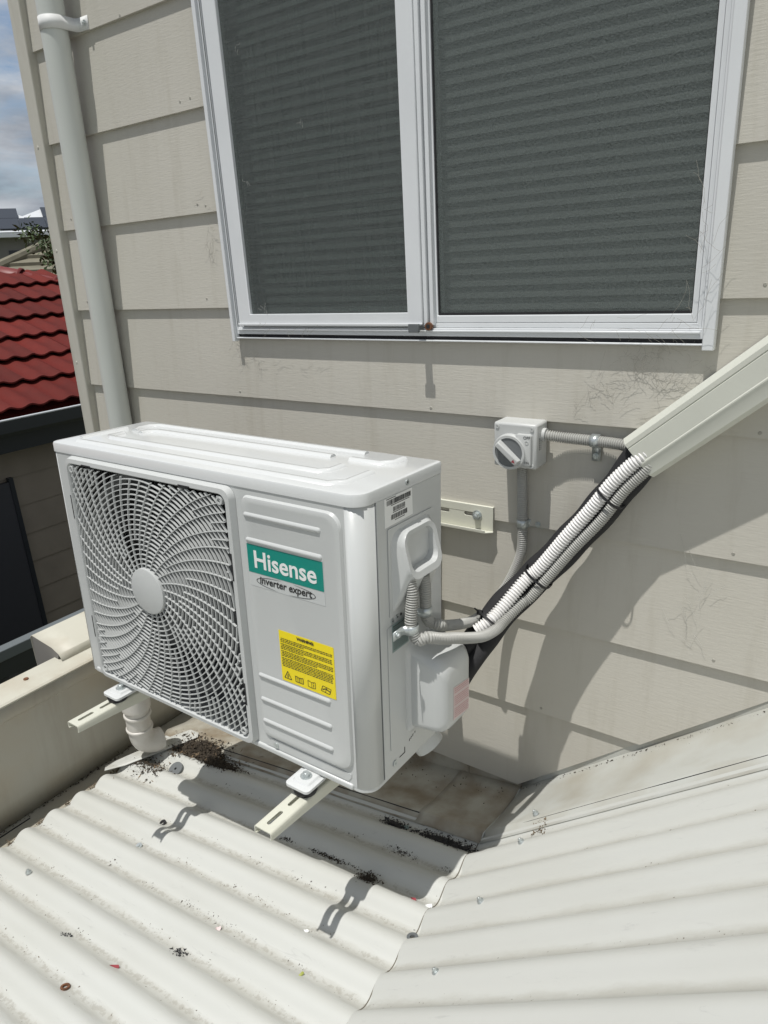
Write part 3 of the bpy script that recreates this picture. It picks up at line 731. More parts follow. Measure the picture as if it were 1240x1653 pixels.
hb.obj('hub', grille_m, grl, smooth=30)
for (x, z) in ((.076, .476), (.500, .476), (.076, .028), (.500, .028)):
    MB().ring((x, -.0075, z), (0, -1, 0), .0042, .0072, .006, 18).obj('screw_boss', grille_m, grl, smooth=40)
for (x0, z0, x1, z1) in ((.115, .4875, .145, .4905), (.40, .4875, .43, .4905), (.5150, .335, .5175, .385), (.5150, .090, .5175, .135), (.0585, .37, .0605, .42), (.0585, .1, .0605, .15)):
    MB().box((x0, -.0140, z0), (x1, -.0128, z1)).obj('clip_slot', dark_m, grl)
# raised service panel on the front
pn = MB()
po = rrect(.540, .034, .748, .491, .020, rs=(.026, .016, .016, .026)); 
def inset(pts, d, c=(.644, .2625), ext=(.104, .2285)):
    return [(c[0] + (x - c[0]) * (1 - d / ext[0]), c[1] + (z - c[1]) * (1 - d / ext[1])) for x, z in pts]
pn.loft([lift(po, -.0002), lift(inset(po, .0025), -.0050), lift(inset(po, .0085), -.0066), lift(inset(po, .0120), -.0060)], True, False)
pn.f.append(tuple(range(len(pn.v) - len(po), len(pn.v))))
svc = pn.obj('service_panel', case_m, ac, smooth=28)
for zc_ in (.459, .4155, .1608, .1125, .0675):
    bar = MB(); hh = .0048
    o1 = rrect(.5475, zc_ - hh, .711, zc_ + hh, .0046, 4); o2 = rrect(.5505, zc_ - hh + .003, .708, zc_ + hh - .003, .0016, 4)
    bar.loft([lift(o1, -.0058), lift(o2, -.0092)], True, True); bar.obj('embossed_bar', case_m, svc, smooth=50)
# badge
PLv = -.0066
st = MB().poly([(.547, .334), (.712, .334), (.712, .4115), (.547, .4115)], (), F3(-.00640), .0003).obj('clear_sticker', sticker_m, svc)
bd = MB().poly([(.549, .3585), (.711, .3585), (.711, .4085), (.549, .4085)], (), F3(-.00680), .0003).obj('badge', teal_m, ac)
FM = lambda x, v, z: Matrix(((1, 0, 0, x), (0, 0, -1, v), (0, 1, 0, z), (0, 0, 0, 1)))
SM = lambda u, y, z: Matrix(((0, 0, 1, u), (1, 0, 0, y), (0, 1, 0, z), (0, 0, 0, 1)))
text('Hisense', .0430, white_m, 'badge_lettering', bd, FM(.630, -.0071, .3690), bold=.0007, align='CENTER', sx=1.0)
text('inverter expert', .0182, black_m, 'sticker_lettering', st, FM(.6285, -.0067, .3420), bold=.0003, align='CENTER', shear=.12)
def arc2(cx, cz, rx, rz, a0, a1, th, tilt=0, n=26):
    pts = []
    for i in range(n + 1):
        t = R(a0 + (a1 - a0) * i / n); f = max(0.0, math.sin(math.pi * i / n)) ** .6
        pts.append((t, f))
    o_, i_ = [], []
    for t, f in pts:
        for lst, s_ in ((o_, 1), (i_, -1)):
            x = (rx + s_ * th * f) * math.cos(t); z = (rz + s_ * th * f) * math.sin(t)
            lst.append((cx + x * math.cos(tilt) - z * math.sin(tilt), cz + x * math.sin(tilt) + z * math.cos(tilt)))
    m_ = MB(); lo = [[(a[0], -.0068, a[1]), (b[0], -.0068, b[1])] for a, b in zip(o_, i_)]
    m_.loft(lo, closed=False); return m_
arc2(.629, .3455, .0635, .0105, 95, 255, .0007).obj('swoosh', black_m, st)
arc2(.629, .3455, .0635, .0105, -85, 75, .0007).obj('swoosh', black_m, st)
# yellow warning label
yl = MB().poly([(.6055, .169), (.723, .169), (.723, .2645), (.6055, .2645)], (), F3(-.00660), .0003).obj('warning_label', yellow_m, ac)
text('WARNING:', .0072, black_m, 'warning_lettering', yl, FM(.664, -.0071, .2565), bold=.0002, align='CENTER')
ln = MB(); z = .2525; rr = random.Random(3)
gaps = {3, 7, 11}
for i in range(17):
    z -= .0030 if i not in gaps else .0042
    x = .6085 + (.0 if i % 4 else .001)
    xe = .720 if (i + 1) not in gaps else .64 + rr.random() * .05
    while x < xe - .002:
        wd = rr.uniform(.0012, .0062); ln.box((x, -.0070, z), (min(x + wd, xe), -.0069, z + .0013)); x += wd + .0011
ln.obj('warning_small_print', black_m, yl)
ic = MB()
def stroke(m_, a, b, th=.0009, v=-.0070):
    dx, dz = b[0] - a[0], b[1] - a[1]; l = math.hypot(dx, dz); nx, nz_ = -dz / l * th / 2, dx / l * th / 2
    m_.add([(a[0] + nx, v, a[1] + nz_), (b[0] + nx, v, b[1] + nz_), (b[0] - nx, v, b[1] - nz_), (a[0] - nx, v, a[1] - nz_)], [(0, 1, 2, 3)])
def path_(m_, pts, th=.0009, close=False):
    for a, b in zip(pts, pts[1:] + ([pts[0]] if close else [])):
        if a != b: stroke(m_, a, b, th)
path_(ic, [(.6115, .1755), (.6275, .1755), (.6195, .1895)], .0013, True)
path_(ic, [(.6195, .1775), (.6175, .1795), (.6190, .1815), (.6195, .1845), (.6215, .1810), (.6195, .1775)], .001)
for x0 in (.6365,):
    path_(ic, [(x0, .1755), (x0 + .0085, .1755), (x0 + .017, .1755), (x0 + .017, .1860), (x0 + .0085, .1845), (x0, .1860)], .0012, True); stroke(ic, (x0 + .0085, .1755), (x0 + .0085, .1845))
    for k in range(3): stroke(ic, (x0 + .002, .178 + k * .0024), (x0 + .007, .178 + k * .0024), .0005); stroke(ic, (x0 + .010, .178 + k * .0024), (x0 + .015, .178 + k * .0024), .0005)
x0 = .6640
path_(ic, [(x0, .1755), (x0 + .008, .1745), (x0 + .016, .1755), (x0 + .016, .1870), (x0 + .008, .1850), (x0, .1870)], .0009, True); stroke(ic, (x0 + .008, .1745), (x0 + .008, .185)); stroke(ic, (x0 + .012, .177), (x0 + .012, .182), .0014); stroke(ic, (x0 + .012, .1835), (x0 + .012, .1848), .0014)
x0 = .6920
path_(ic, [(x0, .1770), (x0 + .018, .1750), (x0 + .0215, .1850), (x0 + .004, .1870)], .0010, True); path_(ic, [(x0 + .003, .1800), (x0 + .010, .1830), (x0 + .019, .1800)], .0018); stroke(ic, (x0 + .009, .1760), (x0 + .012, .1865))
ic.obj('warning_symbols', black_m, yl)
# front bottom screw and swage
sc = MB(); sc.cyl((.5705, -.0005, .0175), (.5705, -.0030, .0175), .0062, 20, .0055); sc.obj('screw', steel_m, ac, smooth=40)
sw = MB(); sw.poly([(.545, .0105), (.560, .028), (.742, .028), (.742, .022), (.735, .012)], (), F3(-.0012), .001); sw.obj('swage', case_m, ac)
# lid
ld = MB()
def lplan(g): return plan(-.0014 - g, W + .0026 + g, -.0016 - g, D + .001 + g, .0290 + g, .008)
lz = lambda pts, z: [(x, y, z) for x, y in pts]
base = lplan(0)
ld.loft([lz(base, LZ - .0008), lz(base, H - .004), lz(lplan(-.0012), H - .0012), lz(lplan(-.004), H)], True, True)
lid = ld.obj('lid', lid_m, ac, smooth=32)
def ridge(pts, wd, h, closed=False):
    """raised pressing along a plan polyline"""
    m_ = MB(); P_ = [Vector((p[0], p[1], 0)) for p in pts]; n_ = len(P_); lo = []
    for i, p in enumerate(P_):
        a = P_[(i - 1) % n_] if (closed or i > 0) else p; b = P_[(i + 1) % n_] if (closed or i < n_ - 1) else p
        d1 = (p - a).normalized() if (p - a).length > 0 else (b - p).normalized(); d2 = (b - p).normalized() if (b - p).length > 0 else d1
        nm = Vector((-(d1 + d2).y, (d1 + d2).x, 0)).normalized(); k = 1 / max(.5, nm.dot(Vector((-d1.y, d1.x, 0))))
        e = 1.0
        lo.append([tuple(p + nm * k * o_ + Vector((0, 0, H - .0002 + z_))) for o_, z_ in ((-wd, 0), (-wd * .55, h), (wd * .55, h), (wd, 0))])
    if closed: lo.append(lo[0])
    m_.loft(lo, closed=False); 
    if not closed:
        for q in (lo[0], lo[-1]): m_.add(q, [(0, 1, 2, 3)])
    return m_
ridge([(.055, .028), (.700, .028), (.722, .050), (.722, .112)], .0085, .0045).obj('lid_rib', lid_m, lid, smooth=60)
ridge([(.075, .118), (.075, .088), (.095, .078), (.640, .078), (.655, .092), (.655, .125)], .0085, .0045).obj('lid_rib', lid_m, lid, smooth=60)
ridge([(.070, .150), (.055, .170), (.055, .200), (.075, .214), (.640, .214)], .0075, .0040).obj('lid_rib', lid_m, lid, smooth=60)
ridge([(.105, .138), (.105, .158), (.125, .168), (.600, .168)], .0085, .0045).obj('lid_rib', lid_m, lid, smooth=60)
ridge([(.640, .168), (.700, .168), (.718, .185), (.718, .214)], .0085, .0045).obj('lid_rib', lid_m, lid, smooth=60)
ridge([(.028, .05), (.028, .16)], .007, .003).obj('lid_rib', lid_m, lid, smooth=60)
MB().ring((W + .0026, .1244, .5126), (1, 0, 0), .0022, .0048, .0016, 18).obj('lid_screw', steel_m, lid, smooth=40)
MB().cyl((W + .0026, .1244, .5126), (W + .0036, .1244, .5126), .0024, 10).obj('lid_screw', black_m, lid)
# side details
MB().box((W + .0001, .0392, .006), (W + .0008, .0402, .5022)).obj('seam', ltc_m, ac)
MB().poly([(.0405, .006), (.2300, .006), (.2300, .5022), (.0405, .5022)], (), S3(W + .0022), .0018).obj('rear_side_panel', case_m, ac, bevel=.0008)
UP = W + .0024
MB().poly(rrect(.058, .052, .101, .285, .004), (), S3(UP + .0012), .0012).obj('pressed_panel', case_m, ac, bevel=.0009)
lb = MB().poly([(.0605, .4545), (.1395, .4560), (.1385, .5005), (.0605, .5005)], (), S3(UP + .0003), .0003).obj('barcode_label', white_m, ac)
bc = MB(); rr = random.Random(5)
def bars(y0, y1, z0, z1):
    y = y0
    while y < y1:
        t_ = rr.choice((.0005, .0008, .0012, .0017)); bc.box((UP + .00045, y, z0), (UP + .0006, min(y + t_, y1), z1)); y += t_ + rr.choice((.0006, .0009, .0014))
bars(.067, .135, .4885, .4965); bars(.084, .117, .4760, .4830); bars(.078, .123, .4635, .4715)
for (y0, y1, z0) in ((.066, .092, .4982), (.078, .130, .4862), (.083, .117, .4738), (.088, .116, .4607)):
    y = y0
    while y < y1: wd = rr.uniform(.0015, .004); bc.box((UP + .00045, y, z0), (UP + .0006, min(y + wd, y1), z0 + .0011)); y += wd + .0006
bc.obj('barcode', black_m, lb)
# handle cover: plate and bulging moulded hood with a square hole
hp = MB().poly(rrect(.0660, .3000, .1980, .4510, .003), (), S3(UP + .0016), .0014).obj('handle_cover', case_m, ac, bevel=.0007)
hd = MB()
oo = rrect(.0720, .3180, .1960, .4420, .020, rs=(.020, .024, .014, .014)); 
def sidel(pts, u): return [(u(x, z) if callable(u) else u, x, z) for x, z in pts]
cc_ = (.134, .390)
def sc2(pts, k, c=cc_): return [(c[0] + (x - c[0]) * k, c[1] + (z - c[1]) * k) for x, z in pts]
ho = rrect(.086, .3600, .186, .4400, .024, rs=(.020, .024, .022, .022)); hi = rrect(.0975, .3720, .1740, .4300, .016)
# protruding ring: thickest at the bottom like a scoop
prot = lambda x, z: UP + .013 + .021 * min(1, max(0, (.44 - z) / .085))
skirt = rrect(.0740, .3060, .1930, .4440, .014, rs=(.014, .020, .006, .010))
ring_pts = len(ho)
hd.loft([sidel(skirt, UP + .001), sidel(ho, lambda x, z: prot(x, z) - .006), sidel(sc2(ho, .965), prot), sidel(sc2(hi, 1.04), lambda x, z: prot(x, z) - .001), sidel(hi, lambda x, z: UP + .010), sidel(hi, UP - .012 + .02)], True, True)
hd.obj('handle_hood', case_m, hp, smooth=50)
for (y, z, r_) in ((.0735, .2925, .0042), (.0875, .2945, .0042)):
    MB().ring((UP, y, z), (1, 0, 0), .0020, r_, .0016, 16).obj('hole_rim', steel_m, ac, smooth=40)
    MB().cyl((UP, y, z), (UP + .0008, y, z), .0021, 12).obj('hole', black_m, ac)
MB().cyl((UP, .099, .2945), (UP + .0006, .099, .2945), .0024, 12).obj('hole', black_m, ac)
sl = MB().poly([(.0700, .2360), (.1180, .2360), (.1180, .2860), (.0700, .2860)], (), S3(UP + .0016), .0004).obj('spec_label', spec_m, ac)
tx = MB(); rr = random.Random(9)
for i in range(13):
    z = .281 - i * .0034; y = .073
    while y < .115:
        wd = rr.uniform(.002, .007); tx.box((UP + .0018, y, z), (UP + .0019, min(y + wd, .1155), z + (.0022 if i == 0 else .0012))); y += wd + .0012
tx.obj('spec_small_print', black_m, sl)
sc = MB(); sc.ring((UP, .0690, .0215), (1, 0, 0), .002, .0058, .0018, 18); sc.cyl((UP, .069, .0215), (UP + .001, .069, .0215), .0025, 12); sc.obj('screw', steel_m, ac, smooth=40)
b_ = MB(); b_.box((UP, .084, .0235), (UP + .0006, .1010, .0247)); b_.box((UP, .1000, .0235), (UP + .0006, .1012, .0350)); b_.obj('tray_slot', black_m, ac)
# small embossed arrow marks near the tray
b_ = MB()
for (y, z, wd) in ((.116, .0405, .003), (.121, .0420, .004), (.127, .0440, .0025), (.134, .0460, .002)):
    b_.box((UP, y, z), (UP + .0004, y + wd, z + .0012)); b_.box((UP, y, z - .003), (UP + .0004, y + .0008, z + .001))
b_.obj('tray_marks', black_m, ac)
# valve cover: rounded box standing proud of the side at the rear
vc = MB(); VY0, VY1, VZ0, VZ1 = .118, .222, .062, .212
def vl(g, u, ztop=0): return [(u, x, z) for x, z in rrect(VY0 + g, VZ0 + g, VY1 - g, VZ1 - g - ztop, .020, 8)]
vc.loft([[(UP - .001, x, z) for x, z in rrect(.108, .052, .232, .232, .018, 8)], [(UP + .003, x, z) for x, z in rrect(.110, .055, .230, .228, .018, 8)],
         [(UP + .006, x, z) for x, z in rrect(.1165, .061, .224, .220, .018, 8)], vl(.002, UP + .046), vl(.004, UP + .058, .004), vl(.010, UP + .066, .008), vl(.018, UP + .0695, .012)], True, True)
vco = vc.obj('valve_cover', case_m, ac, smooth=60)
pk = MB().poly([(.150, .0860), (.206, .0790), (.206, .1420), (.150, .1510)], (), S3(UP + .0701), .0003).obj('pink_label', pink_m, ac)
tx = MB(); rr = random.Random(11)
for i in range(15):
    z0_ = .1465 - i * .0040; y = .1535
    if i in (3, 9): continue
    while y < .202:
        wd = rr.uniform(.002, .008); ye = min(y + wd, .2035); sl_ = -.135
        tx.add([(UP + .0704, y, z0_ + (y - .15) * sl_), (UP + .0704, ye, z0_ + (ye - .15) * sl_), (UP + .0704, ye, z0_ + .0017 + (ye - .15) * sl_), (UP + .0704, y, z0_ + .0017 + (y - .15) * sl_)], [(0, 1, 2, 3)]); y += wd + .001
tx.obj('pink_small_print', pinkp_m, pk)
# round drain stub under the rear of the case
dr = MB(); dr.cyl((.73, .205, .004), (.765, .215, -.040), .034, 24, .030); dr.obj('drain_stub', case_m, ac, smooth=40)
# feet with bolts
for cu in (.6535, .1290):
    ft = MB(); ft.loft([[(x, y, -.0125) for x, y in rrect(cu - .026, -.046, cu + .026, .010, .008)], [(x, y, -.0075) for x, y in rrect(cu - .026, -.046, cu + .026, .010, .008)], [(x, y, -.0065) for x, y in rrect(cu - .0235, -.0435, cu + .0235, .010, .007)]], True, True)
    ft.loft([[(x, y, -.0067) for x, y in rrect(cu - .019, -.036, cu + .019, .012, .008)], [(x, y, -.0035) for x, y in rrect(cu - .016, -.033, cu + .016, .012, .006)]], True, True)
    fto = ft.obj('foot', lid_m, ac, smooth=40)
    bt = MB(); hexbolt(bt, (cu - .001, -.0165, -.0035), (0, 0, 1), .0072, .0058, .0105); bt.obj('bolt', steel_m, fto, smooth=35)

# ------------------------------------------------------------------ wall bracket
TA_ = Matrix.Translation(AO) @ MA.to_4x4()
wb = thing('wall_bracket', 'cream slotted steel wall bracket carrying the outdoor unit on two arms', 'bracket', (-.02, 0, .34))
wb['local'] = 0; del wb['local']
def slot(cx, cy, l, wd, n=6):
    pts = []
    for i in range(n + 1): t = R(-90 + 180 * i / n); pts.append((cx + wd / 2 * math.cos(t), cy + l / 2 - wd / 2 + 0 + (wd / 2) * 0 + 0) if False else (cx + wd / 2 * math.sin(t) * 1.0, cy + (l / 2 - wd / 2) + wd / 2 * math.cos(t)))
    for i in range(n + 1): t = R(90 + 180 * i / n); pts.append((cx + wd / 2 * math.sin(t), cy - (l / 2 - wd / 2) + wd / 2 * math.cos(t)))
    return pts
class XMB(MB):
    def world(s):
        s.v = [tuple(TA_ @ Vector(v)) for v in s.v]; return s
AT = -.031          # top of the arms in the unit's frame
for cu, u0, u1 in ((.6535, .6345, .6725), (.1180, .0995, .1365)):
    a = XMB(); vt, vw = -.1295, .493
    slots = [slot((u0 + u1) / 2 - .001, vt + .031, .036, .0075), slot((u0 + u1) / 2 - .001, vt + .082, .036, .0075), slot((u0 + u1) / 2, .10, .036, .0075), slot((u0 + u1) / 2, .20, .036, .0075)]
    a.poly([(u0 + .003, vt), (u1 - .003, vt), (u1 - .003, vw), (u0 + .003, vw)], slots, lambda p, d: (p[0], p[1], AT - d), .002)
    for (ua, ub) in ((u0, u0 + .003), (u1 - .003, u1)):
        s_ = 1 if ua == u0 else -1
        xo = u0 if s_ == 1 else u1; xi = xo + s_ * .003
        # rounded shoulder, web that deepens towards the wall, small inward lip
        dp = lambda v: .0145 + .055 * max(0, (v - vt) / (vw - vt)) ** 1.2
        loops = []
        for i in range(9):
            v = vt + (vw - vt) * i / 8; d_ = dp(v)
            loops.append([(xi, v, AT), (xo + s_ * .001, v, AT - .001), (xo, v, AT - .003), (xo, v, AT - d_), (xo + s_ * .004, v, AT - d_ - .001), (xo + s_ * .004, v, AT - d_ + .001), (xo + s_ * .002, v, AT - d_ + .002), (xo + s_ * .002, v, AT - .003), (xi, v, AT - .002)])
        a.loft(loops, True, True)
    a.world().obj('bracket_arm', brk_m, wb, smooth=40)
    rb = XMB(); rb.cyl((cu - .001, -.0205, AT), (cu - .001, -.0205, AT + .006), .0200, 24, .0215); rb.cyl((cu - .001, -.0205, AT + .006), (cu - .001, -.0205, -.0128), .0215, 24, .0195)
    rb.world().obj('rubber_mount', rubber_m, wb, smooth=40)
    rb = XMB(); rb.cyl((cu - .001, .20, AT), (cu - .001, .20, -.0025), .0205, 20); rb.world().obj('rubber_mount', rubber_m, wb, smooth=40)
# uprights flat on the wall behind the unit
for cx in (-.0380, -.5560):
    up = MB(); up.box((cx - .020, -.026, -.11), (cx + .020, -.024, .372)); up.box((cx - .020, -.024, -.11), (cx - .018, -.011, .372)); up.box((cx + .018, -.024, -.11), (cx + .020, -.011, .372))
    up.obj('upright', brk_m, wb)
rl = MB()
rx0, rx1, rz0, rz1 = -.66, .1150, .3170, .3685
tr = lambda p, d: (p[0], -.0165 + d, p[1])
hs = lambda cx: [(q[1] - .0 + cx, q[0] + .3475) for q in slot(0, 0, .036, .0085)]
rl.poly([(rx0, rz0), (rx1, rz0), (rx1, rz1), (rx0, rz1)], [hs(cx) for cx in (.0665, -.0050, -.09, -.18, -.27, -.36, -.45, -.54, -.62)], tr, .002)
rl.box((rx0, -.0145, rz1 - .002), (rx1, -.0100, rz1)); rl.box((rx0, -.0300, rz0 - .0022), (rx1 - .012, -.0145, rz0 - .0002)); rl.box((rx0, -.0302, rz0 - .0002), (rx1 - .012, -.0285, rz0 + .0045))
rl.add([(rx1 - .012, -.0145, rz0 - .002), (rx1 - .012, -.0302, rz0 - .002), (rx1 + .002, -.0200, rz0 - .002), (rx1, -.0145, rz0 - .002), (rx1 - .012, -.0145, rz0), (rx1 - .012, -.0302, rz0), (rx1 + .002, -.0200, rz0), (rx1, -.0145, rz0)], [(3, 2, 1, 0), (4, 5, 6, 7), (0, 1, 5, 4), (1, 2, 6, 5), (2, 3, 7, 6), (3, 0, 4, 7)])
rlo = rl.obj('wall_rail', brk_m, wb, bevel=.0006)
bt = MB(); bt.cyl((.0795, -.0166, .3475), (.0795, -.0185, .3475), .0105, 24); hexbolt(bt, (.0795, -.0185, .3475), (0, -1, 0), .0075, .008); bt.cyl((.0795, -.026, .3475), (.0795, -.030, .3475), .0028, 12)
bt.obj('rail_bolt', steel_m, wb, smooth=35)

# ------------------------------------------------------------------ isolator switch
IX0, IX1, IZ0, IZ1, IY = .1385, .2245, .4720, .5570, -.060
iso = thing('isolator_switch', 'grey weatherproof rotary isolator switch screwed on the wall', 'switch', (.18, 0, .47))
MB().box((IX0, IY, IZ0), (IX1, -.0085, IZ1)).obj('switch_box', iso_m, iso, bevel=.0045)
rw = lambda pts, y: [(x, y, z) for x, z in pts]
icx, icz = .1735, .5030
cv = MB(); cv.cyl((icx, IY + .002, icz), (icx, IY - .0075, icz), .0345, 44, .0335); cv.obj('dial_ring', iso_m, iso, bevel=.0015)
pl_ = MB(); pl_.loft([rw(rrect(.186, .4800, .2165, .5390, .004), IY + .001), rw(rrect(.186, .4800, .2160, .5385, .004), IY - .0062), rw(rrect(.188, .4815, .2145, .537, .003), IY - .007)], True, True); pl_.obj('front_plate', iso_m, iso, smooth=40)
MB().ring((icx, IY - .0070, icz), (0, -1, 0), .0275, .0320, .0030, 44).obj('dial_rim', iso_m, iso, smooth=40)
MB().cyl((icx, IY - .0070, icz), (icx, IY - .0084, icz), .0275, 44).obj('dial_face', isod_m, iso)
kn = MB(); ang = R(-41); ca, sa = math.cos(ang), math.sin(ang)
def kp(l, w_, d_): return (icx + l * ca - w_ * sa, IY - .0084 - d_, icz + l * sa + w_ * ca)
kn.loft([[kp(-.028, -.0075, 0), kp(.028, -.0075, 0), kp(.028, .0075, 0), kp(-.028, .0075, 0)], [kp(-.026, -.0050, .013), kp(.0265, -.0058, .011), kp(.0265, .0058, .011), kp(-.026, .0050, .013)]], True, True)
kno = kn.obj('knob', iso_m, iso, bevel=.0018)
MB().add([kp(.0245, 0, .0135), kp(.0175, .0035, .0135), kp(.0175, -.0035, .0135)], [(0, 1, 2)]).obj('red_arrow', red_m, kno)
for (x, z) in ((.1465, .5490), (.2155, .5480), (.1465, .4800), (.2155, .4790)):
    MB().ring((x, IY, z), (0, -1, 0), .0015, .0040, .0016, 14).obj('cover_screw', iso_m, iso, smooth=40)
text('OFF', .0078, black_m, 'switch_lettering', iso, Matrix.Translation(-Vector(iso['loc'])) @ FM(.2085, IY - .0073, .5305), align='CENTER', ext=.0001)
MB().ring((.2085, IY - .0069, .5240), (0, -1, 0), .0026, .0036, .0008, 20).obj('dial_mark', iso_m, iso)
text('ON', .0064, black_m, 'switch_lettering', iso, Matrix.Translation(-Vector(iso['loc'])) @ FM(.2085, IY - .0073, .4840), align='CENTER', ext=.0001)
# small vertical print on the box side
vp = MB(); rr = random.Random(21); z = .5290
for i in range(6):
    h_ = .0030; vp.box((IX1 + .0001, -.0475, z), (IX1 + .0004, -.0440, z - h_ * .45)); vp.box((IX1 + .0001, -.0475 + rr.random() * .002, z - h_ * .45), (IX1 + .0004, -.0450, z - h_ * .85)); z -= h_ + .0010
for i in range(7): vp.box((IX1 + .0001, -.0400, .528 - i * .0032), (IX1 + .0004, -.0385, .528 - i * .0032 - .0018))
vp.obj('side_print', black_m, iso)

# ------------------------------------------------------------------ conduits, duct, insulated pipes
V = [(0.1835, -0.03, 0.474), (0.1818, -0.024, 0.42), (0.1804, -0.019, 0.3489), (0.1811, -0.02, 0.3007), (0.1756, -0.022, 0.2694), (0.1569, -0.028, 0.2196), (0.1345, -0.045, 0.1765), (0.1166, -0.08, 0.1408)]
cv1 = thing('conduit', 'grey corrugated conduit dropping from the isolator switch down the wall', 'conduit', V[2], 'grey corrugated conduits')
tube(V, corr(.0103, .0042, .0026), 16, .0006).obj('conduit_tube', cond_m, cv1, smooth=60)
def saddle(parent, c, axis, r, side, both=False, wd=.016, m=steel_m):
    """half-round strap over a conduit lying on a surface; axis along the conduit, side = direction of the foot, up = away from the surface"""
    axis = Vector(axis).normalized(); side = Vector(side).normalized(); up = side.cross(axis).normalized(); c = Vector(c)
    if up.dot(SADUP) < 0: up = -up
    mb = MB(); pr = []
    for i in range(15):
        t = math.pi * i / 14; pr.append(c + up * (r + .0008) * math.sin(t) - side * (r + .0008) * math.cos(t))
    pr = [pr[0] - up * r * .9] + pr + [pr[-1] - up * r * .72 + side * .0005, pr[-1] - up * r * .85 + side * .006, pr[-1] - up * r * .85 + side * .028]
    mb.loft([[p - axis * wd / 2 for p in pr], [p + axis * wd / 2 for p in pr]], closed=False)
    o_ = mb.obj('saddle_clip', m, parent, smooth=35); so_ = o_.modifiers.new('thick', 'SOLIDIFY'); so_.thickness = .0014; so_.offset = 1
    s_ = MB(); hexbolt(s_, pr[-1] - side * .010 + up * .001, up, .0044, .0030, .0056); s_.obj('clip_screw', steel_m, o_, smooth=35)
    return o_
SADUP = Vector((0, -1, 0))
saddle(cv1, (.1806, -.0185, .3470), (0, 0, 1), .0105, (1, 0, 0))
Hh = [(0.2200, -0.030, 0.5330), (0.2343, -0.03, 0.5320), (0.2653, -0.023, 0.5287), (0.3224, -0.021, 0.5274), (0.3687, -0.026, 0.5265), (0.3917, -0.03, 0.5223), (.43, -.035, .530)]
cv2 = thing('conduit', 'short grey corrugated conduit running level from the isolator switch into the duct', 'conduit', Hh[2], 'grey corrugated conduits')
tube(Hh, corr(.0103, .0042, .0026), 16, .0006).obj('conduit_tube', cond_m, cv2, smooth=60)
saddle(cv2, (.3190, -.0205, .5274), (1, 0, 0), .0105, (0, 0, -1))
g_ = MB(); g_.cyl((.2235, -.030, .5330), (.2310, -.030, .5328), .0125, 24); g_.obj('conduit_gland', iso_m, cv2, smooth=40)

Wt = [(0.445, -0.045, 0.548), (0.4163, -0.062, 0.5219), (0.3992, -0.066, 0.5049), (0.3687, -0.072, 0.4688), (0.3393, -0.078, 0.4233), (0.2985, -0.09, 0.3653), (0.2557, -0.106, 0.3017), (0.2341, -0.12, 0.2775), (0.2042, -0.16, 0.2291), (0.1912, -0.185, 0.2102), (0.1731, -0.2, 0.1931)]
cv3 = thing('conduit', 'bright white coarse corrugated hose tied along the black pipes', 'conduit', Wt[5])
tube(Wt, corr(.0130, .0058, .0036), 18, .0009).obj('conduit_tube', wcond_m, cv3, smooth=60)
Gt = [(0.46, -0.045, 0.54), (0.4314, -0.06, 0.5124), (0.4196, -0.064, 0.4949), (0.3897, -0.07, 0.4588), (0.3557, -0.078, 0.4029), (0.3119, -0.09, 0.3449), (0.2745, -0.104, 0.2899), (0.2453, -0.122, 0.2466), (0.2327, -0.135, 0.2351), (0.2168, -0.165, 0.2139), (0.2101, -0.195, 0.2033), (0.2041, -0.235, 0.2073), (0.1974, -0.28, 0.2241), (0.1929, -0.315, 0.2403), (0.1859, -0.35, 0.2546), (0.1784, -0.38, 0.2698), (0.164, -0.387, 0.265), (0.156, -0.392, 0.29), (0.1555, -0.39, 0.312), (0.1555, -0.385, 0.345), (0.15, -0.383, 0.37)]
cv4 = thing('conduit', 'long grey corrugated conduit from the handle cover along the pipes to the duct', 'conduit', Gt[12], 'grey corrugated conduits')
tube(Gt, corr(.0103, .0042, .0026), 16, .0006).obj('conduit_tube', cond_m, cv4, smooth=60)
Sx = [(0.152, -0.342, 0.36), (0.153, -0.341, 0.34), (0.153, -0.342, 0.3071), (0.153, -0.3415, 0.285), (0.156, -0.333, 0.269), (0.166, -0.32, 0.261), (0.1552, -0.29, 0.2419), (0.1574, -0.23, 0.2175), (0.1507, -0.17, 0.1951), (0.1583, -0.12, 0.1953)]
cv5 = thing('conduit', 'grey corrugated conduit at the rear of the unit bending behind the front one', 'conduit', Sx[3], 'grey corrugated conduits')
tube(Sx, corr(.0101, .0042, .0024), 16, .0006).obj('conduit_tube', cond_m, cv5, smooth=60)
SADUP = Vector((1, 0, 0))
saddle(cv4, (.1560, -.3905, .2850), (0, 0, 1), .0108, (0, -1, 0), wd=.015)
saddle(cv5, (.1520, -.3420, .2950), (0, 0, 1), .0108, (0, -1, 0), wd=.015)

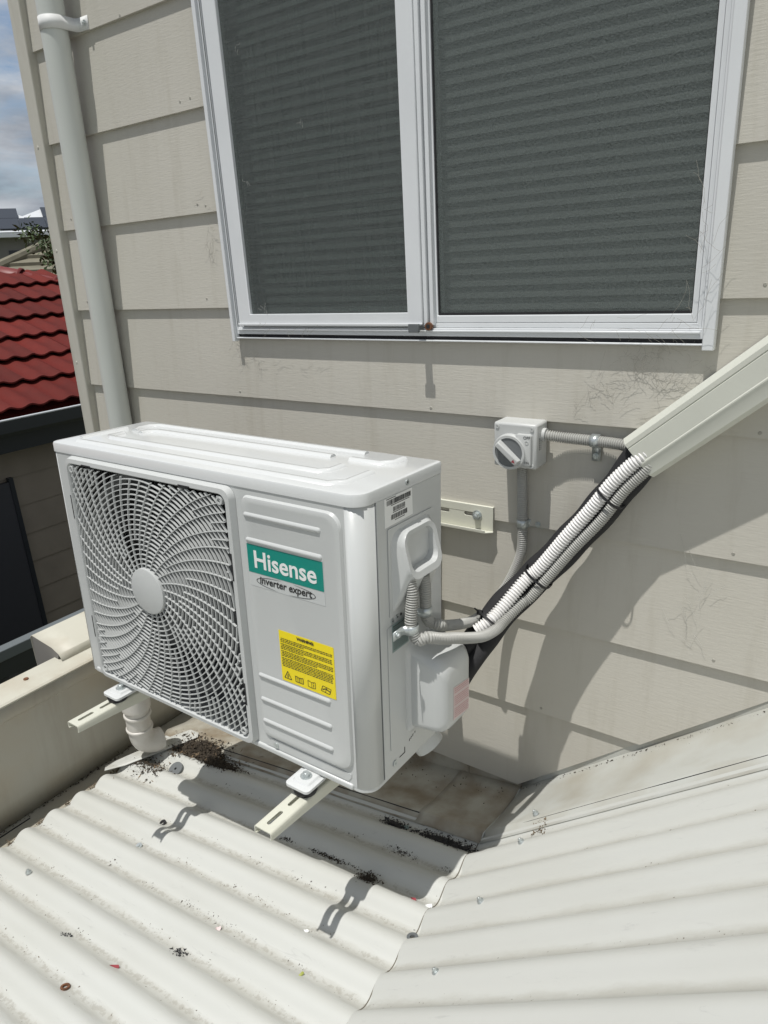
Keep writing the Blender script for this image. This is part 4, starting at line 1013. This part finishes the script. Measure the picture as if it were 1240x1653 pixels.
# insulated refrigerant pipes
Bk = [(0.47, -0.036, 0.574), (0.44, -0.036, 0.545), (0.413, -0.036, 0.512), (0.3907, -0.038, 0.4744), (0.3473, -0.044, 0.408), (0.2936, -0.056, 0.3338), (0.2449, -0.073, 0.2709), (0.2117, -0.1, 0.2289), (0.1871, -0.13, 0.1938), (0.1717, -0.165, 0.1622), (0.1619, -0.2, 0.1369), (0.1485, -0.225, 0.1098), (0.15, -0.25, 0.1)]
def offp(path, o): return [tuple(Vector(p) + Vector(o)) for p in path]
ins = thing('insulated_pipe', 'upper black foam insulated pipe running from the duct to the valve cover', 'pipe', Bk[4], 'black insulated pipes')
tube(offp(Bk, (-.0145, .0, .0115)), lambda s_, f: .0178 + .0012 * math.sin(s_ * 70), 20, .006).obj('pipe_foam', foam_m, ins, smooth=60)
ins2 = thing('insulated_pipe', 'lower black foam insulated pipe under the grey conduit behind the valve cover', 'pipe', Bk[5], 'black insulated pipes')
tube(offp(Bk, (.0065, -.002, -.0065)), lambda s_, f: .0178 + .0010 * math.sin(s_ * 60 + 1), 20, .006).obj('pipe_foam', foam_m, ins2, smooth=60)
# black cable ties round the bundle
def tie(c, d, rx, ry, label, tail=True):
    c = Vector(c) + Vector((-.004, .002, .004)); d = Vector(d).normalized(); v = Vector((0, -1, 0)); v = (v - d * v.dot(d)).normalized(); u = d.cross(v).normalized()
    t_ = thing('cable_tie', label, 'cable tie', c, 'black cable ties round the pipe bundle')
    lo = []
    n_ = 40
    for i in range(n_ + 1):
        t = 2 * math.pi * i / n_; s1 = math.copysign(abs(math.cos(t)) ** .75, math.cos(t)); s2 = math.copysign(abs(math.sin(t)) ** .75, math.sin(t))
        p = c + u * rx * s1 + v * ry * s2; q = c + u * (rx + .0016) * s1 + v * (ry + .0016) * s2
        lo.append([p - d * .0021, p + d * .0021, q + d * .0021, q - d * .0021])
    MB().loft(lo, True, False).obj('tie_band', rubber_m, t_, smooth=40)
    if tail:
        m_ = MB(); hd_ = c + u * -(rx + .002); m_.obox(Matrix.Translation(hd_), .0045, .0045, .0035)
        m_.cyl(hd_, hd_ + Vector((-.006, -.010, .012)), .0016, 6); m_.obj('tie_head', rubber_m, t_)
dd = Vector(Wt[3]) - Vector(Wt[5])
tie((0.3693, -0.062, 0.4378), Vector(Wt[2]) - Vector(Wt[4]), .0260, .033, 'top cable tie, just below the open end of the duct', False)
tie((0.2504, -0.092, 0.2721), Vector(Wt[5]) - Vector(Wt[7]), .0285, .037, 'middle cable tie, where the vertical conduit passes behind the bundle', False)
tie((0.19, -0.17, 0.1949), Vector(Wt[7]) - Vector(Wt[9]), .0255, .033, 'lowest cable tie with its cut tail, beside the outdoor unit', True)

# capped plastic duct climbing the wall
du = thing('wall_duct', 'cream plastic duct with grooved cover climbing the wall to the right', 'duct', (.41, -.03, .51))
dx_, dz_ = .754, .657
A = Vector((.3800, 0, .5463)); e1 = Vector((dx_, 0, dz_)); e2 = Vector((dz_, 0, -dx_)).normalized()
profO = [(.0, .0085), (.0, .060), (.0035, .0655), (.0095, .0725), (.0165, .0725), (.0180, .0708), (.0195, .0725), (.0490, .0725), (.0505, .0738), (.0525, .0738), (.0560, .0720), (.0740, .0690), (.0800, .0610), (.0815, .058), (.0815, .0085)]
profI = [(.0793, .0085), (.0793, .057), (.0725, .0667), (.0560, .0695), (.0500, .0700), (.0100, .0700), (.0022, .0605), (.0022, .0085)]
full = profO + profI
Ld = 3.2
du_m = MB().loft([[A + e1 * s_ + e2 * w_ + Vector((0, -y_, 0)) for w_, y_ in full] for s_ in (0, Ld)], True, True)
du_m.obj('duct_cover', duct_m, du, smooth=25)
MB().loft([[A + e1 * s_ + e2 * w_ + Vector((0, -y_, 0)) for w_, y_ in ((.0025, .0085), (.0025, .0105), (.079, .0105), (.079, .0085))] for s_ in (.004, Ld)], True, True).obj('duct_base', duct_m, du)

# ------------------------------------------------------------------ PVC drain elbow and the scraps on the roof
pv = thing('drain_pipe', 'white pvc pipe elbow ending on the roof under the left bracket arm', 'pipe', (-.815, -.315, -.40))
el = [(-.8080, -.315, -.205), (-.8130, -.315, -.270), (-.8170, -.314, -.330), (-.8170, -.307, -.366), (-.811, -.284, -.384), (-.806, -.262, -.388)]
tube(el, .0325, 28, .006).obj('elbow', pvc_m, pv, smooth=60)
d_ = (Vector(el[2]) - Vector(el[0])).normalized()
for (s0, s1, r_) in ((0.002, .052, .0385), (.066, .076, .0368), (.112, .121, .0362)):
    m_ = MB(); c0 = Vector(el[0]) + d_ * s0; c1 = Vector(el[0]) + d_ * s1; m_.cyl(c0, c1, r_, 36); m_.obj('collar', pvc_m, pv, bevel=.003)
m_ = MB(); q = [(-.905, -.385), (-.880, -.405), (-.845, -.36), (-.745, -.185), (-.765, -.165), (-.80, -.165), (-.835, -.21)]
m_.add([(x, y, zl(x) + .004 + .010 * (i % 2) * .3) for i, (x, y) in enumerate(q)] + [(x, y, zl(x) + .0055 + .010 * (i % 2) * .3) for i, (x, y) in enumerate(q)],
       [tuple(range(7))[::-1], tuple(range(7, 14))] + [(i, (i + 1) % 7, 7 + (i + 1) % 7, 7 + i) for i in range(7)])
solo(m_.obj('metal_scrap', roof_m), 'cut strip of white sheet metal lying under the drain elbow', 'metal scrap')
# loose washers and grommets
def washer(x, y, ri, ro, h, m, label, left=True, group=None, name='washer', tilt=(0, 0)):
    p = on_l(x, y) if left else on_r(x, y)
    mb = MB().ring((0, 0, 0), (0, 0, 1), ri, ro, h, 24); o = mb.obj(name, m, None, smooth=40)
    o.location = p + Vector((0, 0, .003)); o.rotation_euler = (tilt[0], tilt[1] - math.atan(TB), 0)
    return solo(o, label, name.replace('_', ' '), group)
washer(-.551, -.462, .0040, .0085, .003, rubber_m, 'small black rubber washer beside the left arm\'s shadow on the roof', tilt=(R(20), 0))
washer(-.344, -.843, .0046, .0085, .003, rust_m, 'brown rubber washer standing alone near the bottom left of the roof', tilt=(R(-15), 0))
washer(-.700, -.300, .0035, .0200, .010, ltc_m, 'thick dark grommet disc lying by the dirt near the drain elbow', tilt=(R(25), R(8)), name='grommet')
washer(.180, -.470, .0045, .0105, .004, ltc_m, 'grey ringed grommet lying at the fold of the roof', tilt=(R(-8), 0), name='grommet')
m_ = MB(); m_.cyl((0, 0, 0), (0, 0, .003), .0075, 18); m_.cyl((0, 0, .003), (0, 0, .0060), .004, 6)
o = m_.obj('loose_screw', steel_m, None, smooth=35); o.location = on_l(-.539, -.540, .002); o.rotation_euler = (R(18), 0, 0); solo(o, 'steel roofing screw head near the left arm\'s shadow', 'screw')
def chip(x, y, sx, sy, m, label, rz, name, cat):
    m_ = MB(); n_ = 7; pts = [(sx * math.cos(2 * math.pi * i / n_) * random.uniform(.7, 1.1), sy * math.sin(2 * math.pi * i / n_) * random.uniform(.6, 1.1)) for i in range(n_)]
    m_.add([(a, b, .002 + .002 * math.sin(i * 2)) for i, (a, b) in enumerate(pts)] + [(a, b, .0032 + .002 * math.sin(i * 2)) for i, (a, b) in enumerate(pts)], [tuple(range(n_))[::-1], tuple(range(n_, 2 * n_))] + [(i, (i + 1) % n_, n_ + (i + 1) % n_, n_ + i) for i in range(n_)])
    o = m_.obj(name, m, None); o.location = on_l(x, y, .001); o.rotation_euler = (0, -math.atan(TB), rz); solo(o, label, cat)
chip(-.293, -.770, .013, .0032, red_m, 'thin red plastic chip in a roof valley', .3, 'plastic_chip', 'plastic chip')
chip(-.174, -.618, .007, .0055, pink_m, 'small pinkish flake on a roof crest between the two arm shadows', .3, 'paint_flake', 'flake')
chip(.042, -.619, .008, .0034, leaf_m, 'yellow green leaf scrap lying in a roof valley', 1.2, 'leaf_scrap', 'leaf')
chip(.135, -.395, .007, .0028, red_m, 'dark red chip in the valley near the fold of the roof', 0, 'plastic_chip', 'plastic chip')
chip(-.01, -.545, .006, .0028, white_m, 'white paint flake at the tip of the right arm\'s shadow', .2, 'paint_flake', 'flake')
chip(.150, -.232, .007, .005, white_m, 'white flake among the black dirt by the fold', .6, 'paint_flake', 'flake')
chip(.172, -.400, .009, .006, white_m, 'white flake in the valley beside the fold', .1, 'paint_flake', 'flake')
chip(.005, -.232, .013, .008, spec_m, 'crumpled grey scrap in the black dirt under the unit', .1, 'foil_scrap', 'scrap')
# dirt
G = random.gauss; U = random.uniform
def lump(cx, cy, sx, sy, hz, left=True):
    def f():
        x, y = G(cx, sx), G(cy, sy); h = abs(G(0, hz)); return on_l(x, y, h) if left else on_r(x, y, h)
    return f
def trough(k): return Y1 - PC * (k + .5)
crumbs('dirt_pile', lump(-.695, -.222, .050, .018, .014), 2200, .0010, .0030, dirt_m, 'heap of dark wet dirt and moss between the drain elbow and the unit', 'dirt', mound=(-.70, -.222, .095, .036, .020))
crumbs('dirt_pile', lump(-.590, -.240, .040, .012, .010), 1200, .0010, .0028, dirt_m, 'brown mossy clump lying right of the thick grommet', 'dirt', mound=(-.60, -.240, .065, .022, .013))
crumbs('dirt_pile', lump(-.790, -.330, .040, .020, .004), 700, .0009, .0026, dirt_m, 'scattered dirt below the drain elbow', 'dirt')
crumbs('dirt_pile', lump(-.02, -.236, .016, .006, .006), 450, .0010, .0026, rubber_m, 'black dirt clump in the last valley under the unit, left half', 'dirt', mound=(-.02, -.236, .026, .010, .008))
crumbs('dirt_pile', lump(.115, -.234, .040, .0065, .004), 1700, .0008, .0024, rubber_m, 'long black dirt clump in the last valley against the fold', 'dirt', mound=(.110, -.234, .062, .012, .006))
crumbs('dirt_pile', lump(.020, -.392, .011, .008, .006), 550, .0007, .0018, dirt_m, 'round brown dirt ball where the right arm\'s shadow begins', 'dirt', mound=(.020, -.391, .016, .011, .009))
def line_(x0, x1, k, s=.003, dens=1.0, left=True):
    def f():
        while True:
            x = U(x0, x1)
            if noise.noise(Vector((x * 14, k * 3.1, 0))) + .35 > random.random() * .8: break
        y = trough(k) + .006 + G(0, s); return on_l(x, y, .0005) if left else on_r(x, y, .0005)
    return f
crumbs('grit', line_(-.24, .03, 1, .0022), 900, .0007, .0019, dirt_m, 'line of black grit along the valley ahead of the right arm', 'grit')
crumbs('grit', line_(-.05, .16, 0, .004), 350, .0006, .0014, dirt_m, 'thin grit along the shaded valley behind the right arm', 'grit')
crumbs('grit', line_(-.55, .14, 0, .0035), 260, .0006, .0015, dirt_m, 'sparse grit along the first shaded valley', 'grit')
for k, nn in ((2, 330), (3, 320), (4, 330), (5, 300), (6, 260), (7, 200), (8, 160)):
    crumbs('grit', line_(XE, XF, k, .0042), nn, .0005, .0013, dry_m if k % 2 else dirt_m, ['', '', 'grit in the valley crossed by both arm shadows', 'grit in the valley holding the pinkish flake side', 'grit in the valley with the yellow leaf scrap', 'grit in the valley with the black clump', 'grit in the valley with the red plastic chip', 'grit in the second valley from the bottom left corner', 'grit in the valley nearest the bottom left corner'][k], 'grit')
crumbs('dirt_pile', lump(-.205, -.690, .010, .005, .001), 150, .0008, .0022, rubber_m, 'small patch of black droppings on a sunlit valley', 'dirt')
crumbs('dirt_pile', lump(-.46, -.775, .006, .004, .001), 60, .0008, .002, rubber_m, 'tiny black dirt patch near the left screw', 'dirt')
ll = MB(); rr = random.Random(8)
for i in range(150):
    cx_, cy_ = (rr.gauss(-.70, .07), rr.gauss(-.225, .022)) if i % 3 else (rr.gauss(-.80, .05), rr.gauss(-.30, .04))
    p = on_l(cx_, cy_, rr.uniform(.004, .020) if i % 3 else .003); a_ = rr.uniform(0, 6.28); l_ = rr.uniform(.003, .009); w_ = l_ * rr.uniform(.08, .4); tz = rr.uniform(-.5, .5)
    dx_v = Vector((math.cos(a_), math.sin(a_), tz)) * l_; dy_v = Vector((-math.sin(a_), math.cos(a_), rr.uniform(-.6, .6))) * w_
    ll.add([p - dx_v, p - dx_v * .2 + dy_v, p + dx_v + Vector((0, 0, .002)), p - dx_v * .1 - dy_v], [(0, 1, 2, 3)])
solo(ll.obj('leaf_litter', litter_m), 'dry leaf litter and twigs caught in the dirt round the drain elbow', 'leaf litter', kind='stuff')
def nest():
    return on_r(G(.312, .009), G(-.213, .007), abs(G(0, .005)) - .006)
crumbs('wasp_nest', nest, 420, .0012, .0028, dry_m, 'small brown mud nest stuck on the apron near the screws', 'nest')
def gutl():
    y = U(-1.0, -.2); return Vector((-.948 + abs(G(0, .006)), y, zl(-.94) - .0175 + abs(G(0, .001))))
crumbs('grit', gutl, 450, .0007, .0024, dirt_m, 'dirt specks along the foot of the box gutter wall', 'grit')
def ends():
    k = random.choice((0, 1, 2, 3, 4, 5, 6)); return Vector((XE - .004 + G(0, .006), trough(k) + .012 + G(0, .009), zl(XE) - .017 + abs(G(0, .002))))
crumbs('grit', ends, 650, .0009, .0024, dry_m, 'rusty dirt caught at the open ends of the left sheet', 'grit')
def wallfoot():
    x = XF + .62 * random.random() ** .7; t = random.random(); return Vector((x, -.012 - .05 * abs(G(0, .5)) * (1 if t > .6 else .2), FZ + (x - XF) * TA + .0018 - .004 * t))
crumbs('grit', wallfoot, 1300, .0006, .0018, dirt_m, 'dark specks on the sloping flashing under the boards', 'grit')
def pan():
    x = U(-.75, XF); return Vector((x, U(-.18, -.02), FZ - (XF - x) * TB + .0035))
crumbs('grit', pan, 600, .0005, .0020, dirt_m, 'specks on the shaded flat flashing behind the unit', 'grit')

# ------------------------------------------------------------------ cobwebs and cracks of old web on the wall and frame
def webs(name, spots, m, label, r_=.00020, n=6, ln_=.03, y=-.0125, drift=(0, 0)):
    mb = MB()
    for (x, z) in spots:
        for _ in range(n):
            px, pz = x + G(0, ln_ * .35), z + G(0, ln_ * .35); a = U(0, 6.28); pts = []
            for i in range(6):
                pts.append(Vector((px, y - abs(G(0, .0008)), pz))); a += G(0, .55); st_ = ln_ / 6
                px += st_ * math.cos(a) + drift[0] * st_; pz += st_ * math.sin(a) + drift[1] * st_
            for p_, q_ in zip(pts, pts[1:]): mb.cyl(p_, q_, r_, 4, cap=False)
    return solo(mb.obj(name, m), label, 'cobweb', kind='stuff')
webs('cobweb', [(.40 + G(0, .035), .665 + G(0, .012)) for _ in range(16)], web_m, 'tangle of dead cobweb under the right end of the window sill', n=5, ln_=.030)
webs('cobweb', [(.30, .60), (.33, .63), (.36, .60), (.39, .57), (.28, .57), (.42, .61)], web_m, 'fine cobweb streaks on the board right above the duct', n=5, ln_=.03, drift=(.6, .5))
webs('cobweb', [(-.625, .95), (-.60, .93), (-.615, .905), (-.64, 1.0)], web_m, 'cobweb threads on the board left of the window frame', n=3, ln_=.04, drift=(0, -.8))
webs('cobweb', [(-.56, .66), (-.52, .668), (-.50, .65), (-.575, .69)], web_m, 'old cobweb below the left corner of the window', n=5, ln_=.03, drift=(0, -.5))
webs('cobweb', [(.474, .74 + i * .03) for i in range(6)], web_m, 'hairs of cobweb climbing the right window jamb', n=3, ln_=.04, y=-.0395, drift=(0, 1))
webs('cobweb', [(-.40 + G(0, .05), .712) for _ in range(3)] + [(.30 + .05 * i, .722) for i in range(4)], web_m, 'cobweb strands lying along the sill of the window', n=4, ln_=.03, y=-.0345, drift=(1, 0))
webs('cobweb', [(-.452, 1.27), (-.30, 1.12), (-.47, 1.03), (-.455, .76), (-.45, .765)], wweb_m, 'pale scraps of web caught on the insect screen', n=3, ln_=.014, y=-.0262)
webs('cobweb', [(.50 + G(0, .01), .16 + .03 * i) for i in range(6)], wweb_m, 'pale root-like web on the boards above the sloping flashing', n=3, ln_=.035, drift=(0, 1.2))
webs('cobweb', [(.56, -.03), (.60, .02), (.47, -.09)], web_m, 'dark web scraps on the boards where they meet the sloping flashing', n=4, ln_=.02)

# ------------------------------------------------------------------ neighbour's house with the red tiled roof
NX, NZ = -4.5, -.055
nh = thing('neighbour_house', 'neighbouring house with red wave tiled roof and dark gutter beyond the corner', 'house', (NX, 0, -5.2))
TP = math.tan(R(22)); cs = math.cos(R(22))
# one tile mesh shared by all
TWd, TLn = .330, .445
def tile_mesh():
    mb = MB(); nx, ny = 16, 2; vs = []
    for j in range(ny + 1):
        for i in range(nx + 1):
            y = TWd * i / nx; s_ = TLn * j / ny
            wv = .020 * max(0.0, 0.5 + .5 * math.cos(2 * math.pi * 2 * i / nx + .6)) ** 1.2
            vs.append((-s_ * cs, y, s_ * math.sin(R(22)) + wv + .048 * (1 - s_ / TLn)))
    fs = [(j * (nx + 1) + i, j * (nx + 1) + i + 1, (j + 1) * (nx + 1) + i + 1, (j + 1) * (nx + 1) + i) for j in range(ny) for i in range(nx)]
    b0 = len(vs)
    vs += [(x, y, z - .012) for x, y, z in vs[:nx + 1]]
    fs += [(i, i + 1, b0 + i + 1, b0 + i) for i in range(nx)]
    return mb.add(vs, fs)
t0 = tile_mesh().obj('roof_tile', tile_m, None, smooth=60); t0.parent = nh
HX, HY = -5.55, 1.45          # a point on the hip; the hip runs down towards +x +y
CX = NX; RZ0 = NZ
rows, cols = 11, 21
cnt = 0
def hip_y(x): return 3.15 - (x - NX) * -1.0 * -1.0 if False else 5.51 + (x - NX) * 1.0
for r_ in range(rows):
    for c_ in range(cols):
        x = NX + .06 - r_ * (TLn - .06) * cs; y = -.6 + c_ * (TWd - .004)
        xm = x - .15
        if y + TWd * .8 > hip_y(xm): continue
        o = t0 if cnt == 0 else t0.copy()
        if cnt: COL.objects.link(o)
        o.location = Vector((x, y, RZ0 + (r_ * (TLn - .06)) * math.sin(R(22)) + U(-.002, .002))) - Vector(nh['loc'])
        o.rotation_euler = (0, 0, U(-.004, .004)); cnt += 1
# solid roof deck under the tiles, both sides of the hip
apx = NX - 4.2; apz = RZ0 + 4.2 * TP
hy0 = hip_y(NX); hy1 = hip_y(apx)
MB().add([(NX, -6, RZ0 - .02), (NX, hy0, RZ0 - .02), (apx, hy1, apz - .02), (apx, -6, apz - .02), (apx - 4.2, hy0, RZ0 - .02)], [(0, 1, 2, 3), (1, 4, 2)]).obj('roof_deck', tile_m, nh)
# hip caps
hd_ = Vector((1, 1, -TP)).normalized(); u_ = Vector((1, -1, 0)).normalized(); up_ = u_.cross(hd_) * 1.0
if up_.z < 0: up_ = -up_
hs0 = Vector((apx, hy1, apz - .055)); hl = (Vector((NX, hy0, RZ0)) - Vector((apx, hy1, apz))).length
for i in range(int(hl / .36)):
    a = hs0 + hd_ * (i * .36); b = a + hd_ * .385
    lo = []
    for p, rr_ in ((a, .095), (b - hd_ * .03, .110), (b - hd_ * .0299, .128), (b, .128)):
        lo.append([p + u_ * rr_ * 1.15 * math.cos(math.pi * k / 10) + up_ * rr_ * math.sin(math.pi * k / 10) for k in range(11)])
    m_ = MB().loft(lo, closed=False); o = m_.obj('ridge_cap', cap_m, nh, smooth=40)
    so = o.modifiers.new('thick', 'SOLIDIFY'); so.thickness = .015
gt = MB(); gp = [(NX + .05, NZ - .115), (NX + .16, NZ - .115), (NX + .175, NZ - .09), (NX + .175, NZ - .005), (NX + .168, NZ + .002), (NX + .155, NZ - .004), (NX + .160, NZ - .09), (NX + .05, NZ - .10)]
gt.loft([[(x, -6, z) for x, z in gp], [(x, hy0 + .2, z) for x, z in gp]], True, True); gt.obj('gutter', ngut_m, nh)
tb_ = MB(); tb_.cyl((NX + .170, -6, NZ + .001), (NX + .170, hy0 + .2, NZ + .001), .0085, 10); tb_.obj('gutter_bead', wroof_m, nh, smooth=60)
MB().box((NX + .02, -6, NZ - .255), (NX + .05, hy0 + .15, NZ - .02)).obj('fascia', ngut_m, nh)
MB().box((NX - .25, -6, NZ - .262), (NX + .02, hy0 + .1, NZ - .250)).obj('soffit', nwall_m, nh)
for i in range(20):
    z1 = NZ - .262 - i * .235; z0_ = z1 - .235 - .02
    m_ = MB(); x0_ = NX - .18
    m_.add([(x0_ + .012, -6, z0_ + .02), (x0_ + .012, hy0 - .15, z0_ + .02), (x0_, hy0 - .15, z1 + .02), (x0_, -6, z1 + .02), (x0_ - .02, -6, z0_ + .02), (x0_ - .02, hy0 - .15, z0_ + .02), (x0_ - .02, hy0 - .15, z1 + .02), (x0_ - .02, -6, z1 + .02)],
           [(0, 1, 2, 3), (7, 6, 5, 4), (0, 4, 5, 1), (0, 3, 7, 4), (1, 5, 6, 2), (2, 6, 7, 3)])
    m_.obj('wall_board', nwall_m, nh)
dr_ = MB(); dr_.box((NX - .165, .15, -3.2), (NX - .13, 1.30, -.57)); do = dr_.obj('door', ndoor_m, nh)
MB().box((NX - .166, 1.301, -3.2), (NX - .125, 1.335, -.54)).obj('door_frame', ngut_m, nh)
MB().box((NX - 6.0, -6, -5.2), (NX - .205, hy0 - .17, NZ - .27)).obj('wall_core', nwall_m, nh)

# fence with grey top rail between the houses
fx, fz = -2.5, -.765
fe = thing('side_fence', 'dark ribbed metal fence with grey top rail below the neighbour\'s wall', 'fence', (fx, 0, -5.2))
MB().box((fx - .03, -5, fz - .055), (fx + .03, 3, fz)).obj('top_rail', rail_m, fe, bevel=.004)
MB().box((fx - .022, -5, fz - .14), (fx + .022, 3, fz - .0555)).obj('rail_skirt', ngut_m, fe)
lo = []
mb = MB()
ys = []
y = -5.0
while y < 3.0:
    for (dy, dx2) in ((0, 0), (.03, .02), (.07, .02), (.10, 0), (.17, 0)): ys.append((y + dy, dx2))
    y += .18
mb.loft([[(fx + d2, yy, z) for yy, d2 in ys] for z in (-5.2, fz - .141)], closed=False); mb.obj('fence_sheet', ndoor_m, fe)

# ------------------------------------------------------------------ far houses and tree
fdir = Vector((-.88, .475, 0)).normalized(); rdir = Vector((.475, .88, 0)).normalized()
CAMP = Vector((.7223, -1.2301, .8452))
def far(f, r_, z): v = CAMP + fdir * f + rdir * r_; return Vector((v.x, v.y, z))
# tan tiled roof, mid distance
def lerp3(a, b, t): return a + (b - a) * t
fh = thing('tan_roof_house', 'low house with weathered tan tiled roof in front of the white roofed one', 'house', far(14, 2, -5.2))
TS = .42; F0, RC0, ZE = 13.0, -2.35, .22; RD = 4.2
def tanp(r_, t): return far(F0 + t, r_, ZE + TS * t)
NROW = 13
for i in range(NROW):
    t0_, t1_ = RD * i / NROW, RD * (i + 1) / NROW
    p0, p1, q1, q0 = tanp(RC0 + t0_, t0_), tanp(RC0 + 13 - t0_, t0_), tanp(RC0 + 13 - t1_, t1_), tanp(RC0 + t1_, t1_)
    h_ = Vector((0, 0, .06)); m_ = MB(); m_.add([p0 + h_, p1 + h_, q1, q0, p0, p1], [(0, 1, 2, 3), (4, 5, 1, 0)]); m_.obj('tile_course', ptile_m, fh)
zt_ = ZE + TS * RD
A0_, A1_, B1_, B0_ = far(F0, RC0, ZE), far(F0, RC0 + 13, ZE), far(F0 + RD, RC0 + 13 - RD, zt_), far(F0 + RD, RC0 + RD, zt_)
C0_, C1_ = far(F0 + 2 * RD, RC0, ZE), far(F0 + 2 * RD, RC0 + 13, ZE)
m_ = MB(); m_.add([A0_, B0_, C0_], [(0, 1, 2)]); m_.add([A1_, B1_, C1_], [(0, 2, 1)]); m_.add([C0_, C1_, B1_, B0_], [(0, 1, 2, 3)]); m_.obj('roof_sides', ptile_m, fh)
for a, b in ((A0_, B0_), (B0_, B1_), (B1_, A1_)):
    u = Vector((0, 0, .05)); tube([a + u, lerp3(a, b, .5) + u, b + u], .085, 8, .3).obj('ridge_cap', ptile_m, fh)
m_ = MB(); pts = [far(F0 + .5, RC0 + .5, 0), far(F0 + .5, RC0 + 12.5, 0), far(F0 + 2 * RD - .5, RC0 + 12.5, 0), far(F0 + 2 * RD - .5, RC0 + .5, 0)]
m_.loft([[(p.x, p.y, -5.2) for p in pts], [(p.x, p.y, ZE + .15) for p in pts]], True, True); m_.obj('wall', fwall_m, fh)
# white roofed house with solar panels, far behind
FD, ZW = 44.0, 3.45
sh_ = thing('white_roof_house', 'rendered house far behind with white metal roof carrying solar panels', 'house', far(FD, 2, -5.2))
m_ = MB(); pts = [far(FD + .6, -11, 0), far(FD + .6, 12, 0), far(FD + 10, 12, 0), far(FD + 10, -11, 0)]
m_.loft([[(p.x, p.y, -5.2) for p in pts], [(p.x, p.y, ZW - .2) for p in pts]], True, True); m_.obj('wall', fwall_m, sh_)
m_ = MB(); pts = [far(FD, -11.6, 0), far(FD, 12.6, 0), far(FD + 10.6, 12.6, 0), far(FD + 10.6, -11.6, 0)]
m_.loft([[(p.x, p.y, ZW - .22) for p in pts], [(p.x, p.y, ZW) for p in pts]], True, True); m_.obj('fascia', wroof_m, sh_)
def hip(r0, r1, k, rise):
    z_ = ZW + .005 + (.02 if r1 > 10 else 0); zt = z_ + rise
    p = [far(FD, r0, z_), far(FD, r1, z_), far(FD + 10.6, r1, z_), far(FD + 10.6, r0, z_)]
    t1, t2 = far(FD + k, r0 + k, zt), far(FD + k, r1 - k, zt); u1, u2 = far(FD + 10.6 - k, r1 - k, zt), far(FD + 10.6 - k, r0 + k, zt)
    m_ = MB(); m_.add(p + [t1, t2, u1, u2], [(0, 1, 5, 4), (1, 2, 6, 5), (2, 3, 7, 6), (3, 0, 4, 7), (4, 5, 6, 7)]); m_.obj('roof', wroof_m, sh_)
    e1_ = (p[1] - p[0]).normalized(); sl_ = (t1 - p[0]) - e1_ * k; L_ = sl_.length; sl_ = sl_ / L_; nrm = e1_.cross(sl_).normalized()
    if nrm.z < 0: nrm = -nrm
    return p[0], e1_, sl_, nrm, L_, k, r1 - r0
def panels(H_, cells):
    o0, e1_, sl_, nrm, L_, k, wd = H_
    for (u, v) in cells:
        q = [o0 + e1_ * (u + a) + sl_ * (v + b) + nrm * .12 for a, b in ((0, 0), (.98, 0), (.98, 1.58), (0, 1.58))]
        m_ = MB(); m_.add(q + [p - nrm * .04 for p in q], [(0, 1, 2, 3), (7, 6, 5, 4), (0, 4, 5, 1), (1, 5, 6, 2), (2, 6, 7, 3), (3, 7, 4, 0)]); m_.obj('solar_panel', solar_m, sh_)
HA = hip(-11.6, 3.55, 4.6, 1.9)
panels(HA, [(12.60 - .95 * j - 1.0 * i, .25 + 1.62 * j) for j in range(2) for i in range(5)])
HB = hip(-.95, 12.6, 4.6, 1.93)
panels(HB, [(2.25 + .95 * j + 1.0 * i, .25 + 1.62 * j) for j in range(2) for i in range(6)])
for r0 in (-6, -2.4, .2, 5.5):
    m_ = MB(); q = [far(FD + .56, r0, 1.3), far(FD + .56, r0 + 1.2, 1.3), far(FD + .56, r0 + 1.2, 2.6), far(FD + .56, r0, 2.6)]; b_ = fdir * .05
    m_.add(q + [p + b_ for p in q], [(0, 1, 2, 3), (7, 6, 5, 4), (0, 4, 5, 1), (1, 5, 6, 2), (2, 6, 7, 3), (3, 7, 4, 0)]); m_.obj('window', glassb_m, sh_)
# tree in front of the tan roof
tc_ = (11.6, 1.02)
tr_ = thing('garden_tree', 'bushy green tree standing in front of the tan roofed house by the wall corner', 'tree', far(*tc_, -5.2))
tube([far(*tc_, -5.2), far(tc_[0] + .05, tc_[1] - .06, -2.5), far(*tc_, .9)], lambda s_, f: .13 * (1 - .6 * f), 10, .2).obj('trunk', bark_m, tr_, smooth=60)
for i in range(6):
    a = far(*tc_, -1.2 + i * .3); b = a + Vector((U(-.7, .7), U(-.7, .7), U(.8, 1.3))); tube([a, (a + b) / 2 + Vector((0, 0, .1)), b], lambda s_, f: .04 * (1 - .7 * f), 6, .15).obj('limb', bark_m, tr_, smooth=60)
lf = MB(); rr = random.Random(4)
cl_ = [Vector((rr.gauss(0, .26), rr.gauss(0, .26), rr.gauss(0, .30))) for _ in range(50)]
base_ = far(*tc_, 1.22)
for i in range(9000):
    c = rr.choice(cl_) + base_ + Vector((rr.gauss(0, .10), rr.gauss(0, .10), rr.gauss(0, .09))); s_ = rr.uniform(.02, .05)
    a = Vector((rr.gauss(0, 1), rr.gauss(0, 1), rr.gauss(0, 1))).normalized(); b = a.orthogonal().normalized() * s_ * .4; a = a * s_
    lf.add([c - a, c + b, c + a, c - b], [(0, 1, 2, 3)])
lf.obj('crown', leafg_m, tr_)

# clean helper properties
for o in list(bpy.data.objects):
    for k in ('loc', 'local'):
        if k in o: del o[k]
